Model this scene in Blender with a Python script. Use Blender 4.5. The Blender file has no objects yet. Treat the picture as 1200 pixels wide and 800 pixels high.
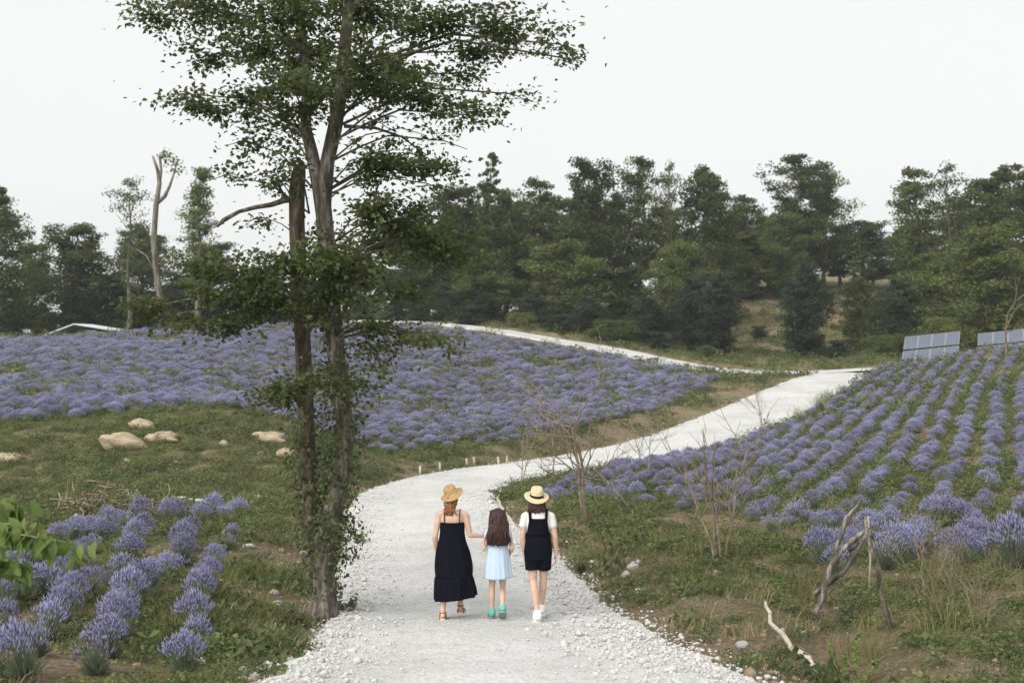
import bpy, math, random
import numpy as np
from mathutils import Vector, Matrix, Quaternion
R = math.radians
rng = np.random.default_rng(7)
random.seed(7)
sc = bpy.context.scene
COL = sc.collection

# ------------------------------------------------------------------ camera, sky, sun, exposure
FPX, CAMZ = 1400.0, 3.6                      # focal length in pixels of a 1200 px wide frame, eye height
cd = bpy.data.cameras.new('camera'); cam = bpy.data.objects.new('camera', cd); COL.objects.link(cam)
cam.location = (0, 0, CAMZ); cam.rotation_euler = (R(90), 0, 0)
cd.sensor_width = 36; cd.lens = 36 * FPX / 1200; cd.clip_start = 0.1; cd.clip_end = 3000
cd.dof.use_dof = True; cd.dof.focus_distance = 16.0; cd.dof.aperture_fstop = 2.2
sc.camera = cam

SUN_EL, SUN_AZ = 44, -135                     # azimuth from +Y, negative = left
w = bpy.data.worlds.new('World'); sc.world = w; w.use_nodes = True
nt = w.node_tree; nt.nodes.clear()
sky = nt.nodes.new('ShaderNodeTexSky'); sky.sky_type = 'NISHITA'; sky.sun_disc = False
sky.sun_elevation = R(SUN_EL); sky.sun_rotation = R(SUN_AZ); sky.dust_density = 4; sky.air_density = 1
hs = nt.nodes.new('ShaderNodeHueSaturation'); hs.inputs['Saturation'].default_value = 0.25
nt.links.new(sky.outputs[0], hs.inputs['Color'])
vm = nt.nodes.new('ShaderNodeVectorMath'); vm.operation = 'MULTIPLY_ADD'      # even cloud cover over a little of the clear sky
vm.inputs[1].default_value = (0.12, 0.12, 0.12); vm.inputs[2].default_value = (3.75, 3.8, 3.76)
nt.links.new(hs.outputs[0], vm.inputs[0])
bg = nt.nodes.new('ShaderNodeBackground'); bg.inputs['Strength'].default_value = 0.10
nt.links.new(vm.outputs[0], bg.inputs['Color'])
wo = nt.nodes.new('ShaderNodeOutputWorld'); nt.links.new(bg.outputs[0], wo.inputs['Surface'])
sd = bpy.data.lights.new('sun', 'SUN'); sd.energy = 1.5; sd.angle = R(60); sd.color = (1.0, 0.93, 0.84)
so = bpy.data.objects.new('sun', sd); COL.objects.link(so)
sdir = Vector((math.sin(R(SUN_AZ)) * math.cos(R(SUN_EL)), math.cos(R(SUN_AZ)) * math.cos(R(SUN_EL)), math.sin(R(SUN_EL))))
so.rotation_euler = sdir.to_track_quat('Z', 'Y').to_euler(); so.location = sdir * 60
sc.view_settings.view_transform = 'Standard'; sc.view_settings.look = 'None'
sc.view_settings.exposure = 1.2; sc.view_settings.gamma = 1.0
sc.cycles.max_bounces = 6; sc.cycles.diffuse_bounces = 3; sc.cycles.transmission_bounces = 3; sc.cycles.transparent_max_bounces = 4

# ------------------------------------------------------------------ helpers
def P(px, py, d):                            # a place at depth d along a sight line
    return np.array([(px - 600) / FPX * d, d, CAMZ - (py - 400) / FPX * d])

def hash2(ix, iy, s):
    h = np.sin(ix * 127.1 + iy * 311.7 + s * 74.7) * 43758.5453
    return h - np.floor(h)
def vnoise(x, y, s=0):
    ix, iy = np.floor(x), np.floor(y); fx, fy = x - ix, y - iy
    fx = fx * fx * (3 - 2 * fx); fy = fy * fy * (3 - 2 * fy)
    a, b = hash2(ix, iy, s), hash2(ix + 1, iy, s); c, d = hash2(ix, iy + 1, s), hash2(ix + 1, iy + 1, s)
    return (a + (b - a) * fx) * (1 - fy) + (c + (d - c) * fx) * fy
def fbm(x, y, s=0, o=4):
    t, a, f = 0, 0.5, 1.0
    for i in range(o):
        t = t + a * (vnoise(x * f, y * f, s + i * 3.1) - 0.5); a *= 0.5; f *= 2.03
    return t

class MB:                                    # collects vertices and faces of one mesh
    def __init__(s): s.v, s.f, s.n = [], [], 0
    def add(s, V, F):
        V = np.asarray(V, float)
        s.v.append(V); s.f += [tuple(int(i) + s.n for i in q) for q in F]; s.n += len(V); return s
    def tube(s, pts, rad, seg=8, cap=True, wob=0):
        pts = np.asarray(pts, float); n = len(pts); rad = np.broadcast_to(np.asarray(rad, float), (n,))
        V, F = [], []; t0 = pts[1] - pts[0]; t0 = t0 / (np.linalg.norm(t0) + 1e-9)
        u = np.cross(t0, [0, 0, 1] if abs(t0[2]) < .9 else [1, 0, 0]); u /= np.linalg.norm(u)
        for i in range(n):
            t = pts[min(i + 1, n - 1)] - pts[max(i - 1, 0)]; t = t / (np.linalg.norm(t) + 1e-9)
            u = u - t * np.dot(u, t); u /= (np.linalg.norm(u) + 1e-9); b = np.cross(t, u)
            for k in range(seg):
                a = 2 * math.pi * k / seg; r = rad[i] * (1 + (wob * (random.random() - .5) if wob else 0))
                V.append(pts[i] + (u * math.cos(a) + b * math.sin(a)) * r)
        for i in range(n - 1):
            for k in range(seg):
                k2 = (k + 1) % seg; F.append((i * seg + k, i * seg + k2, (i + 1) * seg + k2, (i + 1) * seg + k))
        if cap: F.append(tuple(range(seg - 1, -1, -1))); F.append(tuple(range((n - 1) * seg, n * seg)))
        return s.add(V, F)
    def loft(s, rings, cap=True):
        m = len(rings[0]); F = []
        for i in range(len(rings) - 1):
            for k in range(m):
                k2 = (k + 1) % m; F.append((i * m + k, i * m + k2, (i + 1) * m + k2, (i + 1) * m + k))
        if cap: F.append(tuple(range(m - 1, -1, -1))); F.append(tuple(range((len(rings) - 1) * m, len(rings) * m)))
        return s.add(np.concatenate(rings), F)
    def box(s, c, size, rot=None):
        c = np.array(c); h = np.array(size) / 2
        V = np.array([[x, y, z] for x in (-1, 1) for y in (-1, 1) for z in (-1, 1)]) * h
        if rot is not None: V = V @ np.array(rot).T
        return s.add(V + c, [(0, 1, 3, 2), (4, 6, 7, 5), (0, 4, 5, 1), (2, 3, 7, 6), (0, 2, 6, 4), (1, 5, 7, 3)])
    def ball(s, c, r, nu=14, nv=9, rot=None):
        r = np.broadcast_to(np.asarray(r, float), (3,)); rings = []
        for j in range(1, nv):
            ph = math.pi * j / nv
            rings.append([[math.sin(ph) * math.cos(2 * math.pi * k / nu), math.sin(ph) * math.sin(2 * math.pi * k / nu), -math.cos(ph)] for k in range(nu)])
        V = np.array([[0, 0, -1.]] + [p for q in rings for p in q] + [[0, 0, 1.]]) * r
        if rot is not None: V = V @ np.array(rot).T
        F = [(0, 1 + (k + 1) % nu, 1 + k) for k in range(nu)]
        for j in range(nv - 2):
            for k in range(nu):
                a, b = 1 + j * nu + k, 1 + j * nu + (k + 1) % nu; F.append((a, b, b + nu, a + nu))
        L = 1 + (nv - 1) * nu; o = 1 + (nv - 2) * nu
        F += [(o + k, o + (k + 1) % nu, L) for k in range(nu)]
        return s.add(V + np.array(c), F)
    def cone(s, a, ra, b, rb, seg=12):       # capsule-like limb section
        s.tube([a, b], [ra, rb], seg); s.ball(a, ra, seg, 7); s.ball(b, rb, seg, 7); return s
    def mesh(s, name, mat, smooth=True):
        me = bpy.data.meshes.new(name); me.from_pydata(np.concatenate(s.v).tolist(), [], s.f)
        if mat: me.materials.append(mat)
        if smooth: me.shade_smooth()
        me.update(); return me

def link(name, data, parent=None, loc=None):
    o = bpy.data.objects.new(name, data); COL.objects.link(o)
    if parent is not None: o.parent = parent
    if loc is not None: o.location = loc
    return o
def tag(o, label, cat=None, group=None, kind=None):
    if label: o['label'] = label
    if cat: o['category'] = cat
    if group: o['group'] = group
    if kind: o['kind'] = kind
    return o
def thing(name, label, cat, loc=(0, 0, 0), rz=0, group=None):
    o = link(name, None, None, loc); o.rotation_euler = (0, 0, rz); o.empty_display_size = .1
    return tag(o, label, cat, group)

def fast_mesh(name, V, F, mat, tint=None, smooth=False):   # V (n,3), F (m,k): many small faces at once
    V = np.asarray(V, np.float32); F = np.asarray(F, np.int32); m, k = F.shape
    me = bpy.data.meshes.new(name); me.vertices.add(len(V)); me.vertices.foreach_set('co', V.ravel())
    me.loops.add(m * k); me.loops.foreach_set('vertex_index', F.ravel())
    me.polygons.add(m); me.polygons.foreach_set('loop_start', np.arange(0, m * k, k, dtype=np.int32))
    if smooth: me.polygons.foreach_set('use_smooth', np.ones(m, dtype=bool))
    me.materials.append(mat)
    if tint is not None:
        a = me.attributes.new('tint', 'FLOAT', 'POINT'); a.data.foreach_set('value', np.asarray(tint, np.float32))
    me.update(calc_edges=True); me.validate(); return me

def leaves(pos, nrm, size, aspect=1.7, rg=rng, tint=None, axis=None):     # pointed folded leaves: V, F, tint
    n = len(pos); nrm = nrm / (np.linalg.norm(nrm, axis=1, keepdims=True) + 1e-9)
    a = rg.normal(size=(n, 3)) if axis is None else axis
    a = a - nrm * (a * nrm).sum(1, keepdims=True); a /= (np.linalg.norm(a, axis=1, keepdims=True) + 1e-9)
    b = np.cross(nrm, a); L = np.broadcast_to(size, (n,))[:, None] * .5; W = L / aspect
    V = np.stack([pos - a * L, pos + b * W + nrm * W * .35 - a * L * .15, pos + a * L - nrm * L * .2, pos - b * W + nrm * W * .35 - a * L * .15], 1).reshape(-1, 3)
    i = np.arange(n)[:, None] * 4
    F = np.concatenate([i + [0, 2, 1], i + [0, 3, 2]], 1).reshape(-1, 3)
    t = rg.random(n) if tint is None else tint
    return V, F, np.repeat(t, 4)

# ------------------------------------------------------------------ materials
def mat(name, rough=.85, spec=.2):
    m = bpy.data.materials.new(name); m.use_nodes = True; b = m.node_tree.nodes['Principled BSDF']
    b.inputs['Roughness'].default_value = rough; b.inputs['Specular IOR Level'].default_value = spec
    return m, m.node_tree, b
def N(t, typ, **kw):
    n = t.nodes.new(typ)
    for k, v in kw.items(): setattr(n, k, v)
    return n
def ramp(t, stops, fac):
    r = N(t, 'ShaderNodeValToRGB'); e = r.color_ramp.elements
    while len(e) < len(stops): e.new(.5)
    for el, (p, c) in zip(e, stops): el.position = p; el.color = (*c, 1)
    t.links.new(fac, r.inputs[0]); return r.outputs[0]
def noise(t, scale, detail=4, rough=.55, vec=None, out=0):
    n = N(t, 'ShaderNodeTexNoise'); n.inputs['Scale'].default_value = scale; n.inputs['Detail'].default_value = detail; n.inputs['Roughness'].default_value = rough
    if vec is not None: t.links.new(vec, n.inputs['Vector'])
    return n.outputs[out]
def bump(t, b, h, strength=.5, dist=.02):
    n = N(t, 'ShaderNodeBump'); n.inputs['Strength'].default_value = strength; n.inputs['Distance'].default_value = dist
    t.links.new(h, n.inputs['Height']); t.links.new(n.outputs[0], b.inputs['Normal'])
def mixc(t, fac, a, b, mode='MIX'):
    m = N(t, 'ShaderNodeMix', data_type='RGBA', blend_type=mode)
    for sock, v in ((m.inputs[0], fac), (m.inputs[6], a), (m.inputs[7], b)):
        if hasattr(v, 'is_linked'): t.links.new(v, sock)
        elif isinstance(v, (int, float)): sock.default_value = v
        else: sock.default_value = (*v, 1)
    return m.outputs[2]
def pos(t): return N(t, 'ShaderNodeNewGeometry').outputs['Position']
def objc(t): return N(t, 'ShaderNodeTexCoord').outputs['Object']

def plain(name, col, rough=.85, spec=.2, var=.12, scale=30, bmp=.0):
    m, t, b = mat(name, rough, spec); c = np.array(col)
    f = noise(t, scale, 3, vec=objc(t))
    t.links.new(ramp(t, [(.25, c * (1 - var)), (.75, np.minimum(c * (1 + var), 1))], f), b.inputs['Base Color'])
    if bmp: bump(t, b, f, bmp, .01)
    return m

def leaf_mat(name, cols, trans=.35, rough=.6, objvar=.25):
    m, t, b = mat(name, rough, .25); at = N(t, 'ShaderNodeAttribute', attribute_name='tint')
    c = ramp(t, [(i / (len(cols) - 1), cc) for i, cc in enumerate(cols)], at.outputs['Fac'])
    oi = N(t, 'ShaderNodeObjectInfo'); mr = N(t, 'ShaderNodeMapRange'); t.links.new(oi.outputs['Random'], mr.inputs[0])
    mr.inputs[3].default_value = 1 - objvar; mr.inputs[4].default_value = 1 + objvar
    hv = N(t, 'ShaderNodeHueSaturation'); t.links.new(c, hv.inputs['Color']); t.links.new(mr.outputs[0], hv.inputs['Value'])
    mr2 = N(t, 'ShaderNodeMapRange'); t.links.new(oi.outputs['Random'], mr2.inputs[0]); mr2.inputs[3].default_value = .515; mr2.inputs[4].default_value = .485
    t.links.new(mr2.outputs[0], hv.inputs['Hue'])
    t.links.new(hv.outputs[0], b.inputs['Base Color'])
    tr = N(t, 'ShaderNodeBsdfTranslucent'); t.links.new(hv.outputs[0], tr.inputs['Color'])
    mx = N(t, 'ShaderNodeMixShader'); mx.inputs[0].default_value = trans
    t.links.new(b.outputs[0], mx.inputs[1]); t.links.new(tr.outputs[0], mx.inputs[2])
    t.links.new(mx.outputs[0], t.nodes['Material Output'].inputs['Surface']); return m

def ground_mat():
    m, t, b = mat('ground', .95, .1); p = pos(t)
    n1 = noise(t, .22, 5, .6, p); n2 = noise(t, 1.7, 5, .65, p); n3 = noise(t, 14, 4, .7, p)
    soil = ramp(t, [(.3, (.16, .115, .075)), (.5, (.31, .24, .165)), (.72, (.46, .385, .285))], n3)
    green = ramp(t, [(.3, (.09, .112, .04)), (.55, (.16, .172, .07)), (.75, (.28, .245, .13))], n3)
    a = N(t, 'ShaderNodeMath', operation='ADD'); t.links.new(n1, a.inputs[0]); t.links.new(n2, a.inputs[1])
    fac = ramp(t, [(.44, (0, 0, 0)), (.56, (1, 1, 1))], N(t, 'ShaderNodeMath', operation='MULTIPLY').outputs[0])
    ml = fac.node.inputs[0].links[0].from_node; t.links.new(a.outputs[0], ml.inputs[0]); ml.inputs[1].default_value = .5
    at = N(t, 'ShaderNodeAttribute', attribute_name='soil')
    mx = N(t, 'ShaderNodeMath', operation='MAXIMUM'); t.links.new(fac, mx.inputs[0]); t.links.new(at.outputs['Fac'], mx.inputs[1])
    t.links.new(mixc(t, mx.outputs[0], green, soil), b.inputs['Base Color'])
    n4 = noise(t, 70, 4, .7, p); ad = N(t, 'ShaderNodeMath', operation='ADD'); t.links.new(n3, ad.inputs[0]); t.links.new(n4, ad.inputs[1])
    bump(t, b, ad.outputs[0], 1.0, .07); return m

def road_mat():
    m, t, b = mat('white_gravel_road', .9, .15); p = pos(t)
    n1 = noise(t, .5, 4, .6, p); n3 = noise(t, 9, 5, .7, p)
    v = N(t, 'ShaderNodeTexVoronoi'); v.inputs['Scale'].default_value = 22; t.links.new(p, v.inputs['Vector'])
    v2 = N(t, 'ShaderNodeTexVoronoi'); v2.inputs['Scale'].default_value = 60; t.links.new(p, v2.inputs['Vector'])
    base = ramp(t, [(.3, (.50, .50, .495)), (.55, (.595, .60, .60)), (.75, (.66, .665, .67))], n1)
    sp = ramp(t, [(.25, (.66, .65, .63)), (.5, (.94, .94, .94)), (.8, (1, 1, 1))], n3)
    c = mixc(t, 1.0, base, sp, 'MULTIPLY')
    stones = ramp(t, [(0, (.72, .72, .72)), (.3, (.95, .95, .95)), (1, (1.0, 1.0, 1.0))], N(t, 'ShaderNodeSeparateColor').outputs[0])
    sep = stones.node.inputs[0].links[0].from_node; t.links.new(v2.outputs['Color'], sep.inputs[0])
    c = mixc(t, 1.0, c, stones, 'MULTIPLY')
    t.links.new(c, b.inputs['Base Color'])
    ad = N(t, 'ShaderNodeMath', operation='ADD'); t.links.new(v.outputs['Distance'], ad.inputs[0]); t.links.new(n3, ad.inputs[1])
    bump(t, b, ad.outputs[0], .55, .03); return m

def rock_mat(name, cols, sc_=3):
    m, t, b = mat(name, .9, .2); o = objc(t); n1 = noise(t, sc_, 6, .65, o)
    t.links.new(ramp(t, [(.3 + .4 * i / (len(cols) - 1), c) for i, c in enumerate(cols)], n1), b.inputs['Base Color'])
    bump(t, b, noise(t, sc_ * 4, 6, .7, o), .8, .05); return m

def bark_mat(name, cols, sc_=8):
    m, t, b = mat(name, .92, .15); mp = N(t, 'ShaderNodeMapping'); mp.inputs['Scale'].default_value = (1, 1, .22); t.links.new(objc(t), mp.inputs[0])
    n1 = noise(t, sc_, 6, .7, mp.outputs[0])
    t.links.new(ramp(t, [(.32 + .36 * i / (len(cols) - 1), c) for i, c in enumerate(cols)], n1), b.inputs['Base Color'])
    bump(t, b, n1, .9, .04); return m

M = {}
M['ground'] = ground_mat(); M['road'] = road_mat()
M['gravel'] = rock_mat('gravel', [(.54, .535, .525), (.65, .65, .645), (.72, .72, .72)], 5)
M['boulder'] = rock_mat('boulder', [(.22, .17, .11), (.40, .33, .23), (.52, .46, .36)], 1.6)
M['bark'] = bark_mat('bark', [(.05, .044, .036), (.13, .115, .095), (.38, .36, .33)], 12)
M['bark_red'] = bark_mat('bark_red', [(.04, .03, .024), (.10, .075, .058), (.24, .205, .175)], 13)
M['bark_grey'] = bark_mat('bark_grey', [(.07, .06, .05), (.17, .15, .125), (.30, .275, .24)], 4)
M['twig'] = bark_mat('twig', [(.13, .10, .075), (.27, .22, .17), (.42, .37, .30)], 12)
M['dead'] = bark_mat('dead_wood', [(.05, .042, .035), (.16, .14, .12), (.42, .40, .37)], 14)
M['pale'] = bark_mat('pale_wood', [(.32, .28, .22), (.48, .44, .37), (.60, .57, .51)], 10)
M['leaf'] = leaf_mat('tree_leaves', [(.055, .074, .026), (.10, .128, .042), (.175, .19, .07)], .52, .55, .1)
M['ivy'] = leaf_mat('ivy_leaves', [(.055, .075, .03), (.10, .125, .05), (.18, .185, .085)], .4, .5, .1)
M['wood_a'] = leaf_mat('forest_leaves', [(.055, .084, .028), (.098, .134, .044), (.155, .19, .062)], .45, .6, .38)
M['wood_b'] = leaf_mat('forest_leaves_pale', [(.085, .115, .036), (.135, .172, .054), (.19, .22, .08)], .45, .6, .25)
M['wood_c'] = leaf_mat('evergreen_leaves', [(.026, .045, .03), (.05, .078, .048), (.08, .11, .065)], .35, .6, .2)
M['fresh'] = leaf_mat('fresh_leaves', [(.12, .18, .045), (.20, .275, .07), (.30, .35, .12)], .55, .5, .05)
M['weed'] = leaf_mat('weed_leaves', [(.085, .12, .045), (.14, .18, .07), (.22, .25, .11)], .45, .6, .28)
M['grass'] = leaf_mat('grass_blades', [(.092, .13, .04), (.165, .20, .065), (.31, .285, .14)], .48, .7, .38)
M['straw'] = leaf_mat('dry_grass', [(.17, .135, .075), (.28, .23, .14), (.40, .34, .22)], .3, .8, .25)
M['lav_leaf'] = leaf_mat('lavender_foliage', [(.13, .165, .105), (.215, .255, .165), (.31, .345, .235)], .42, .8, .25)
M['lav_flower'] = leaf_mat('lavender_flowers', [(.28, .28, .455), (.385, .385, .595), (.50, .50, .71)], .4, .85, .2)

# ------------------------------------------------------------------ terrain
ROAD = [  # px, py, depth, half width
    (600, 1100, 3.0, 2.2), (597, 800, 9.9, 2.02), (552, 720, 15.9, 1.93), (520, 640, 23.6, 1.95), (498, 600, 30, 1.95),
    (505, 575, 36, 1.95), (545, 561, 40.4, 1.9), (600, 551, 43.2, 1.9), (650, 544, 44.6, 1.9), (710, 535, 46.2, 1.9), (780, 520, 48.6, 1.95),
    (850, 498, 52.8, 2.1), (900, 477, 58.5, 2.1), (940, 456.5, 65, 2.0), (968, 444, 70.5, 1.9), (990, 437, 74.5, 1.8)]
ROAD2 = [(1090, 424, 74, 1.7), (1030, 431, 75.5, 1.8), (960, 435, 77, 1.9), (900, 435.5, 78.3, 1.9), (830, 431.5, 80.5, 1.9), (770, 421, 83, 1.8), (710, 408.5, 86, 1.8),
         (650, 398.5, 89, 1.7), (590, 388.5, 92, 1.7), (530, 380.5, 95.5, 1.6), (480, 377, 99, 1.5), (420, 375.5, 104, 1.5)]
def spline(rows, step=.35):
    pts = np.array([[*P(a, b, d), hw] for a, b, d, hw in rows]); out = []
    for i in range(len(pts) - 1):
        p0, p1, p2, p3 = pts[max(i - 1, 0)], pts[i], pts[i + 1], pts[min(i + 2, len(pts) - 1)]
        n = max(2, int(np.linalg.norm(p2[:3] - p1[:3]) / step))
        for k in range(n):
            u = k / n; out.append(.5 * ((2 * p1) + (p2 - p0) * u + (2 * p0 - 5 * p1 + 4 * p2 - p3) * u * u + (3 * p1 - p0 - 3 * p2 + p3) * u ** 3))
    out.append(pts[-1]); return np.array(out)
R1, R2 = spline(ROAD), spline(ROAD2)
RALL = np.concatenate([R1, R2])

CTRL = [  # px, py, depth : ground seen in the photograph
    (430, 530, 45), (500, 530, 46), (600, 524, 47.2), (680, 507, 49.2), (750, 490, 53), (850, 450, 67), (330, 490, 44), (250, 480, 44), (100, 492, 42), (0, 497, 42), (-80, 500, 42),
    (250, 520, 38), (100, 540, 36), (0, 560, 34), (250, 560, 33), (200, 590, 28), (350, 560, 34), (420, 540, 40), (385, 600, 29),
    (280, 597, 26), (100, 627, 23), (250, 665, 18.5), (230, 742, 13.5), (215, 797, 11.5), (0, 702, 15), (0, 802, 11), (0, 642, 21), (-100, 702, 15),
    (380, 717, 15.8), (300, 702, 15.5), (330, 642, 20), (340, 602, 26),
    (500, 482, 58), (500, 442, 70), (500, 412, 83), (450, 382, 98), (300, 442, 62), (300, 402, 80), (300, 385, 93), (100, 442, 58), (100, 412, 72), (100, 397, 86), (0, 402, 84), (0, 442, 58), (-100, 442, 58), (-100, 404, 84),
    (700, 452, 66), (620, 432, 75), (620, 402, 87), (760, 442, 72),
    (1060, 428, 72), (1130, 420, 68), (1200, 413, 65), (1300, 405, 63), (1200, 452, 52), (1100, 472, 50), (1200, 502, 40), (1100, 532, 36), (1000, 502, 45), (950, 522, 42), (900, 537, 39), (1300, 500, 40),
    (760, 547, 40), (700, 562, 37), (640, 572, 36), (800, 582, 31), (700, 602, 27), (900, 602, 27), (1000, 602, 26), (1200, 602, 25), (1200, 682, 17), (1000, 682, 17.5), (850, 662, 19.5), (700, 652, 21),
    (1000, 762, 12.8), (1200, 802, 10.8), (930, 802, 10.2), (800, 702, 16), (630, 602, 29.5), (1300, 650, 19),
    (860, 416, 95), (700, 390, 100), (900, 352, 118), (1000, 385, 108), (720, 372, 115), (560, 372, 118), (1100, 392, 98), (1250, 385, 95), (400, 390, 116), (200, 402, 112), (0, 408, 112), (-150, 408, 110)]
C = [P(*c) for c in CTRL] + [np.array(c, float) for c in [(-12, 0, 1.3), (12, 0, 1.5), (-30, 5, 1.2), (30, 5, 1.6), (0, -15, 2.6), (-30, -15, 2.2), (30, -15, 2.4), (-70, 30, 1.), (60, 30, 2.),
    (-80, 160, 2), (-30, 150, 3), (0, 160, 7), (60, 160, 14), (100, 160, 15), (-130, 100, 2.), (110, 90, 8)]]
C += [p[:3] for p in R1[::14]] + [p[:3] for p in R2[::14]]
C = np.array(C); Sx = 40.0
def _k(r2): return np.where(r2 > 1e-12, .5 * r2 * np.log(r2 + 1e-12), 0)
def _fit(C, lam=2e-4):
    X = C[:, :2] / Sx; n = len(X); K = _k(((X[:, None] - X[None]) ** 2).sum(-1)) + lam * np.eye(n)
    Pm = np.concatenate([np.ones((n, 1)), X], 1); A = np.zeros((n + 3, n + 3)); A[:n, :n] = K; A[:n, n:] = Pm; A[n:, :n] = Pm.T
    return np.linalg.solve(A, np.concatenate([C[:, 2], np.zeros(3)])), X
WTS, XC = _fit(C)
def tps(x, y):
    out = np.empty(len(x))
    for i in range(0, len(x), 20000):
        q = np.stack([x[i:i + 20000], y[i:i + 20000]], 1) / Sx
        out[i:i + 20000] = _k(((q[:, None] - XC[None]) ** 2).sum(-1)) @ WTS[:len(XC)] + WTS[len(XC)] + q @ WTS[len(XC) + 1:]
    return out
def road_info(x, y):
    dm = np.empty(len(x)); im = np.empty(len(x), int)
    for i in range(0, len(x), 20000):
        d2 = (x[i:i + 20000, None] - RALL[None, :, 0]) ** 2 + (y[i:i + 20000, None] - RALL[None, :, 1]) ** 2
        im[i:i + 20000] = d2.argmin(1); dm[i:i + 20000] = np.sqrt(d2.min(1))
    return dm, RALL[im, 2], RALL[im, 3]
GULLY = np.array([P(955, 690, 17)[:2], P(985, 730, 14.3)[:2], P(1000, 765, 12.6)[:2], P(1010, 820, 10.6)[:2], P(1030, 900, 8)[:2]])
def seg_dist(x, y, L):
    d = np.full(len(x), 1e9)
    for a, b in zip(L[:-1], L[1:]):
        ab = b - a; u = np.clip(((x - a[0]) * ab[0] + (y - a[1]) * ab[1]) / (ab @ ab), 0, 1)
        d = np.minimum(d, np.hypot(x - a[0] - u * ab[0], y - a[1] - u * ab[1]))
    return d
def ground_z(x, y):
    x = np.atleast_1d(np.asarray(x, float)); y = np.atleast_1d(np.asarray(y, float))
    r = np.hypot(x, y - 60); k = np.clip((r - 110) / 90, 0, 1); k = k * k * (3 - 2 * k)
    q = np.minimum(1, 150 / np.maximum(r, 1)); z = tps(x * q, 60 + (y - 60) * q); z = z * (1 - k) + np.clip(z, 3, 16) * k
    d, zc, hw = road_info(x, y)
    bumpy = fbm(x * .45, y * .45, 1) * .38 + fbm(x * 1.9, y * 1.9, 5, 3) * .16
    off = np.clip((d - hw + .15) / 1.6, 0, 1); off = off * off * (3 - 2 * off)
    z = z + bumpy * (.25 + .75 * off)
    zr = zc - .05 + (fbm(x * 1.1, y * 1.1, 9) * .10) * np.clip((d - hw + .5) / .5, 0, 1)
    z = zr * (1 - off) + z * off
    g = seg_dist(x, y, GULLY); z = z - .28 * np.exp(-(g / .5) ** 2) * np.clip((d - hw - .2) / .5, 0, 1)
    return z
def gz(x, y): return float(ground_z([x], [y])[0])
DS = np.concatenate([np.linspace(5, 40, 500), np.linspace(40.1, 170, 700)])
def hit(px, py):                             # where a sight line first meets the ground
    x = (px - 600) / FPX * DS; z = CAMZ - (py - 400) / FPX * DS; below = z < ground_z(x, DS)
    i = int(below.argmax()) if below.any() else len(DS) - 1
    return np.array([x[i], DS[i], float(ground_z([x[i]], [DS[i]])[0])])

gy = np.concatenate([np.arange(-40, 4, 2.), np.arange(4, 40, .22), np.arange(40, 120, .6), np.arange(120, 200, 4), np.arange(200, 900, 50)])
gx = np.concatenate([np.arange(-900, -140, 50), np.arange(-140, -60, 3), np.arange(-60, -18, .7), np.arange(-18, 18, .2), np.arange(18, 60, .7), np.arange(60, 140, 3), np.arange(140, 901, 50)])
GX, GY = np.meshgrid(gx, gy); fx, fy = GX.ravel(), GY.ravel()
fz = ground_z(fx, fy); nx, ny = len(gx), len(gy)
ii = (np.arange(ny - 1)[:, None] * nx + np.arange(nx - 1)[None]).ravel()
gme = fast_mesh('ground', np.stack([fx, fy, fz], 1), np.stack([ii, ii + 1, ii + 1 + nx, ii + nx], 1), M['ground'], None, True)
rd, rz_, rhw = road_info(fx, fy)
soil = np.clip(1.15 - np.abs(rd - rhw - .7) / 1.5, 0, 1) * np.clip(fbm(fx * .8, fy * .8, 21) * 3 + .55, 0, 1)
soil = np.maximum(soil, np.exp(-(seg_dist(fx, fy, GULLY) / .5) ** 2))
at = gme.attributes.new('soil', 'FLOAT', 'POINT'); at.data.foreach_set('value', soil.astype(np.float32))
tag(link('ground', gme), 'rolling weedy ground of grass and bare soil', None, None, 'structure')

def road(name, path, lift, label):
    t = np.gradient(path[:, :2], axis=0); t /= np.linalg.norm(t, axis=1, keepdims=True); nrm = np.stack([t[:, 1], -t[:, 0]], 1)
    K = 27; u = np.linspace(-1, 1, K); V = []
    s = np.arange(len(path)) * .35
    for k in range(K):
        hw = path[:, 3] + .18
        wob = fbm(s * .8, np.full(len(s), 3. if u[k] < 0 else 11.), 4) * .5 + fbm(s * 3, np.full(len(s), 7. if u[k] < 0 else 15.), 4) * .3
        o = u[k] * (hw + wob * abs(u[k]) ** 4); x = path[:, 0] + nrm[:, 0] * o; y = path[:, 1] + nrm[:, 1] * o
        z = path[:, 2] + lift + .04 * (1 - u[k] ** 2) + fbm(x * 1.2, y * 1.2, 31) * .07 + fbm(x * 4, y * 4, 33, 3) * .035 - .02 * math.exp(-((abs(u[k]) - .42) / .14) ** 2)
        if abs(u[k]) > .86: z = z - .09 * ((abs(u[k]) - .86) / .14) ** 1.5
        V.append(np.stack([x, y, z], 1))
    V = np.stack(V, 1).reshape(-1, 3); n = len(path)
    i = (np.arange(n - 1)[:, None] * K + np.arange(K - 1)[None]).ravel()
    me = fast_mesh(name, V, np.stack([i, i + 1, i + 1 + K, i + K], 1), M['road'], None, True)
    tag(link(name, me), label, None, None, 'structure')
road('road', spline(ROAD, .18), 0.0, 'white gravel road winding up the valley')
road('far_road', R2, .02, 'white gravel road crossing below the wood')

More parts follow.
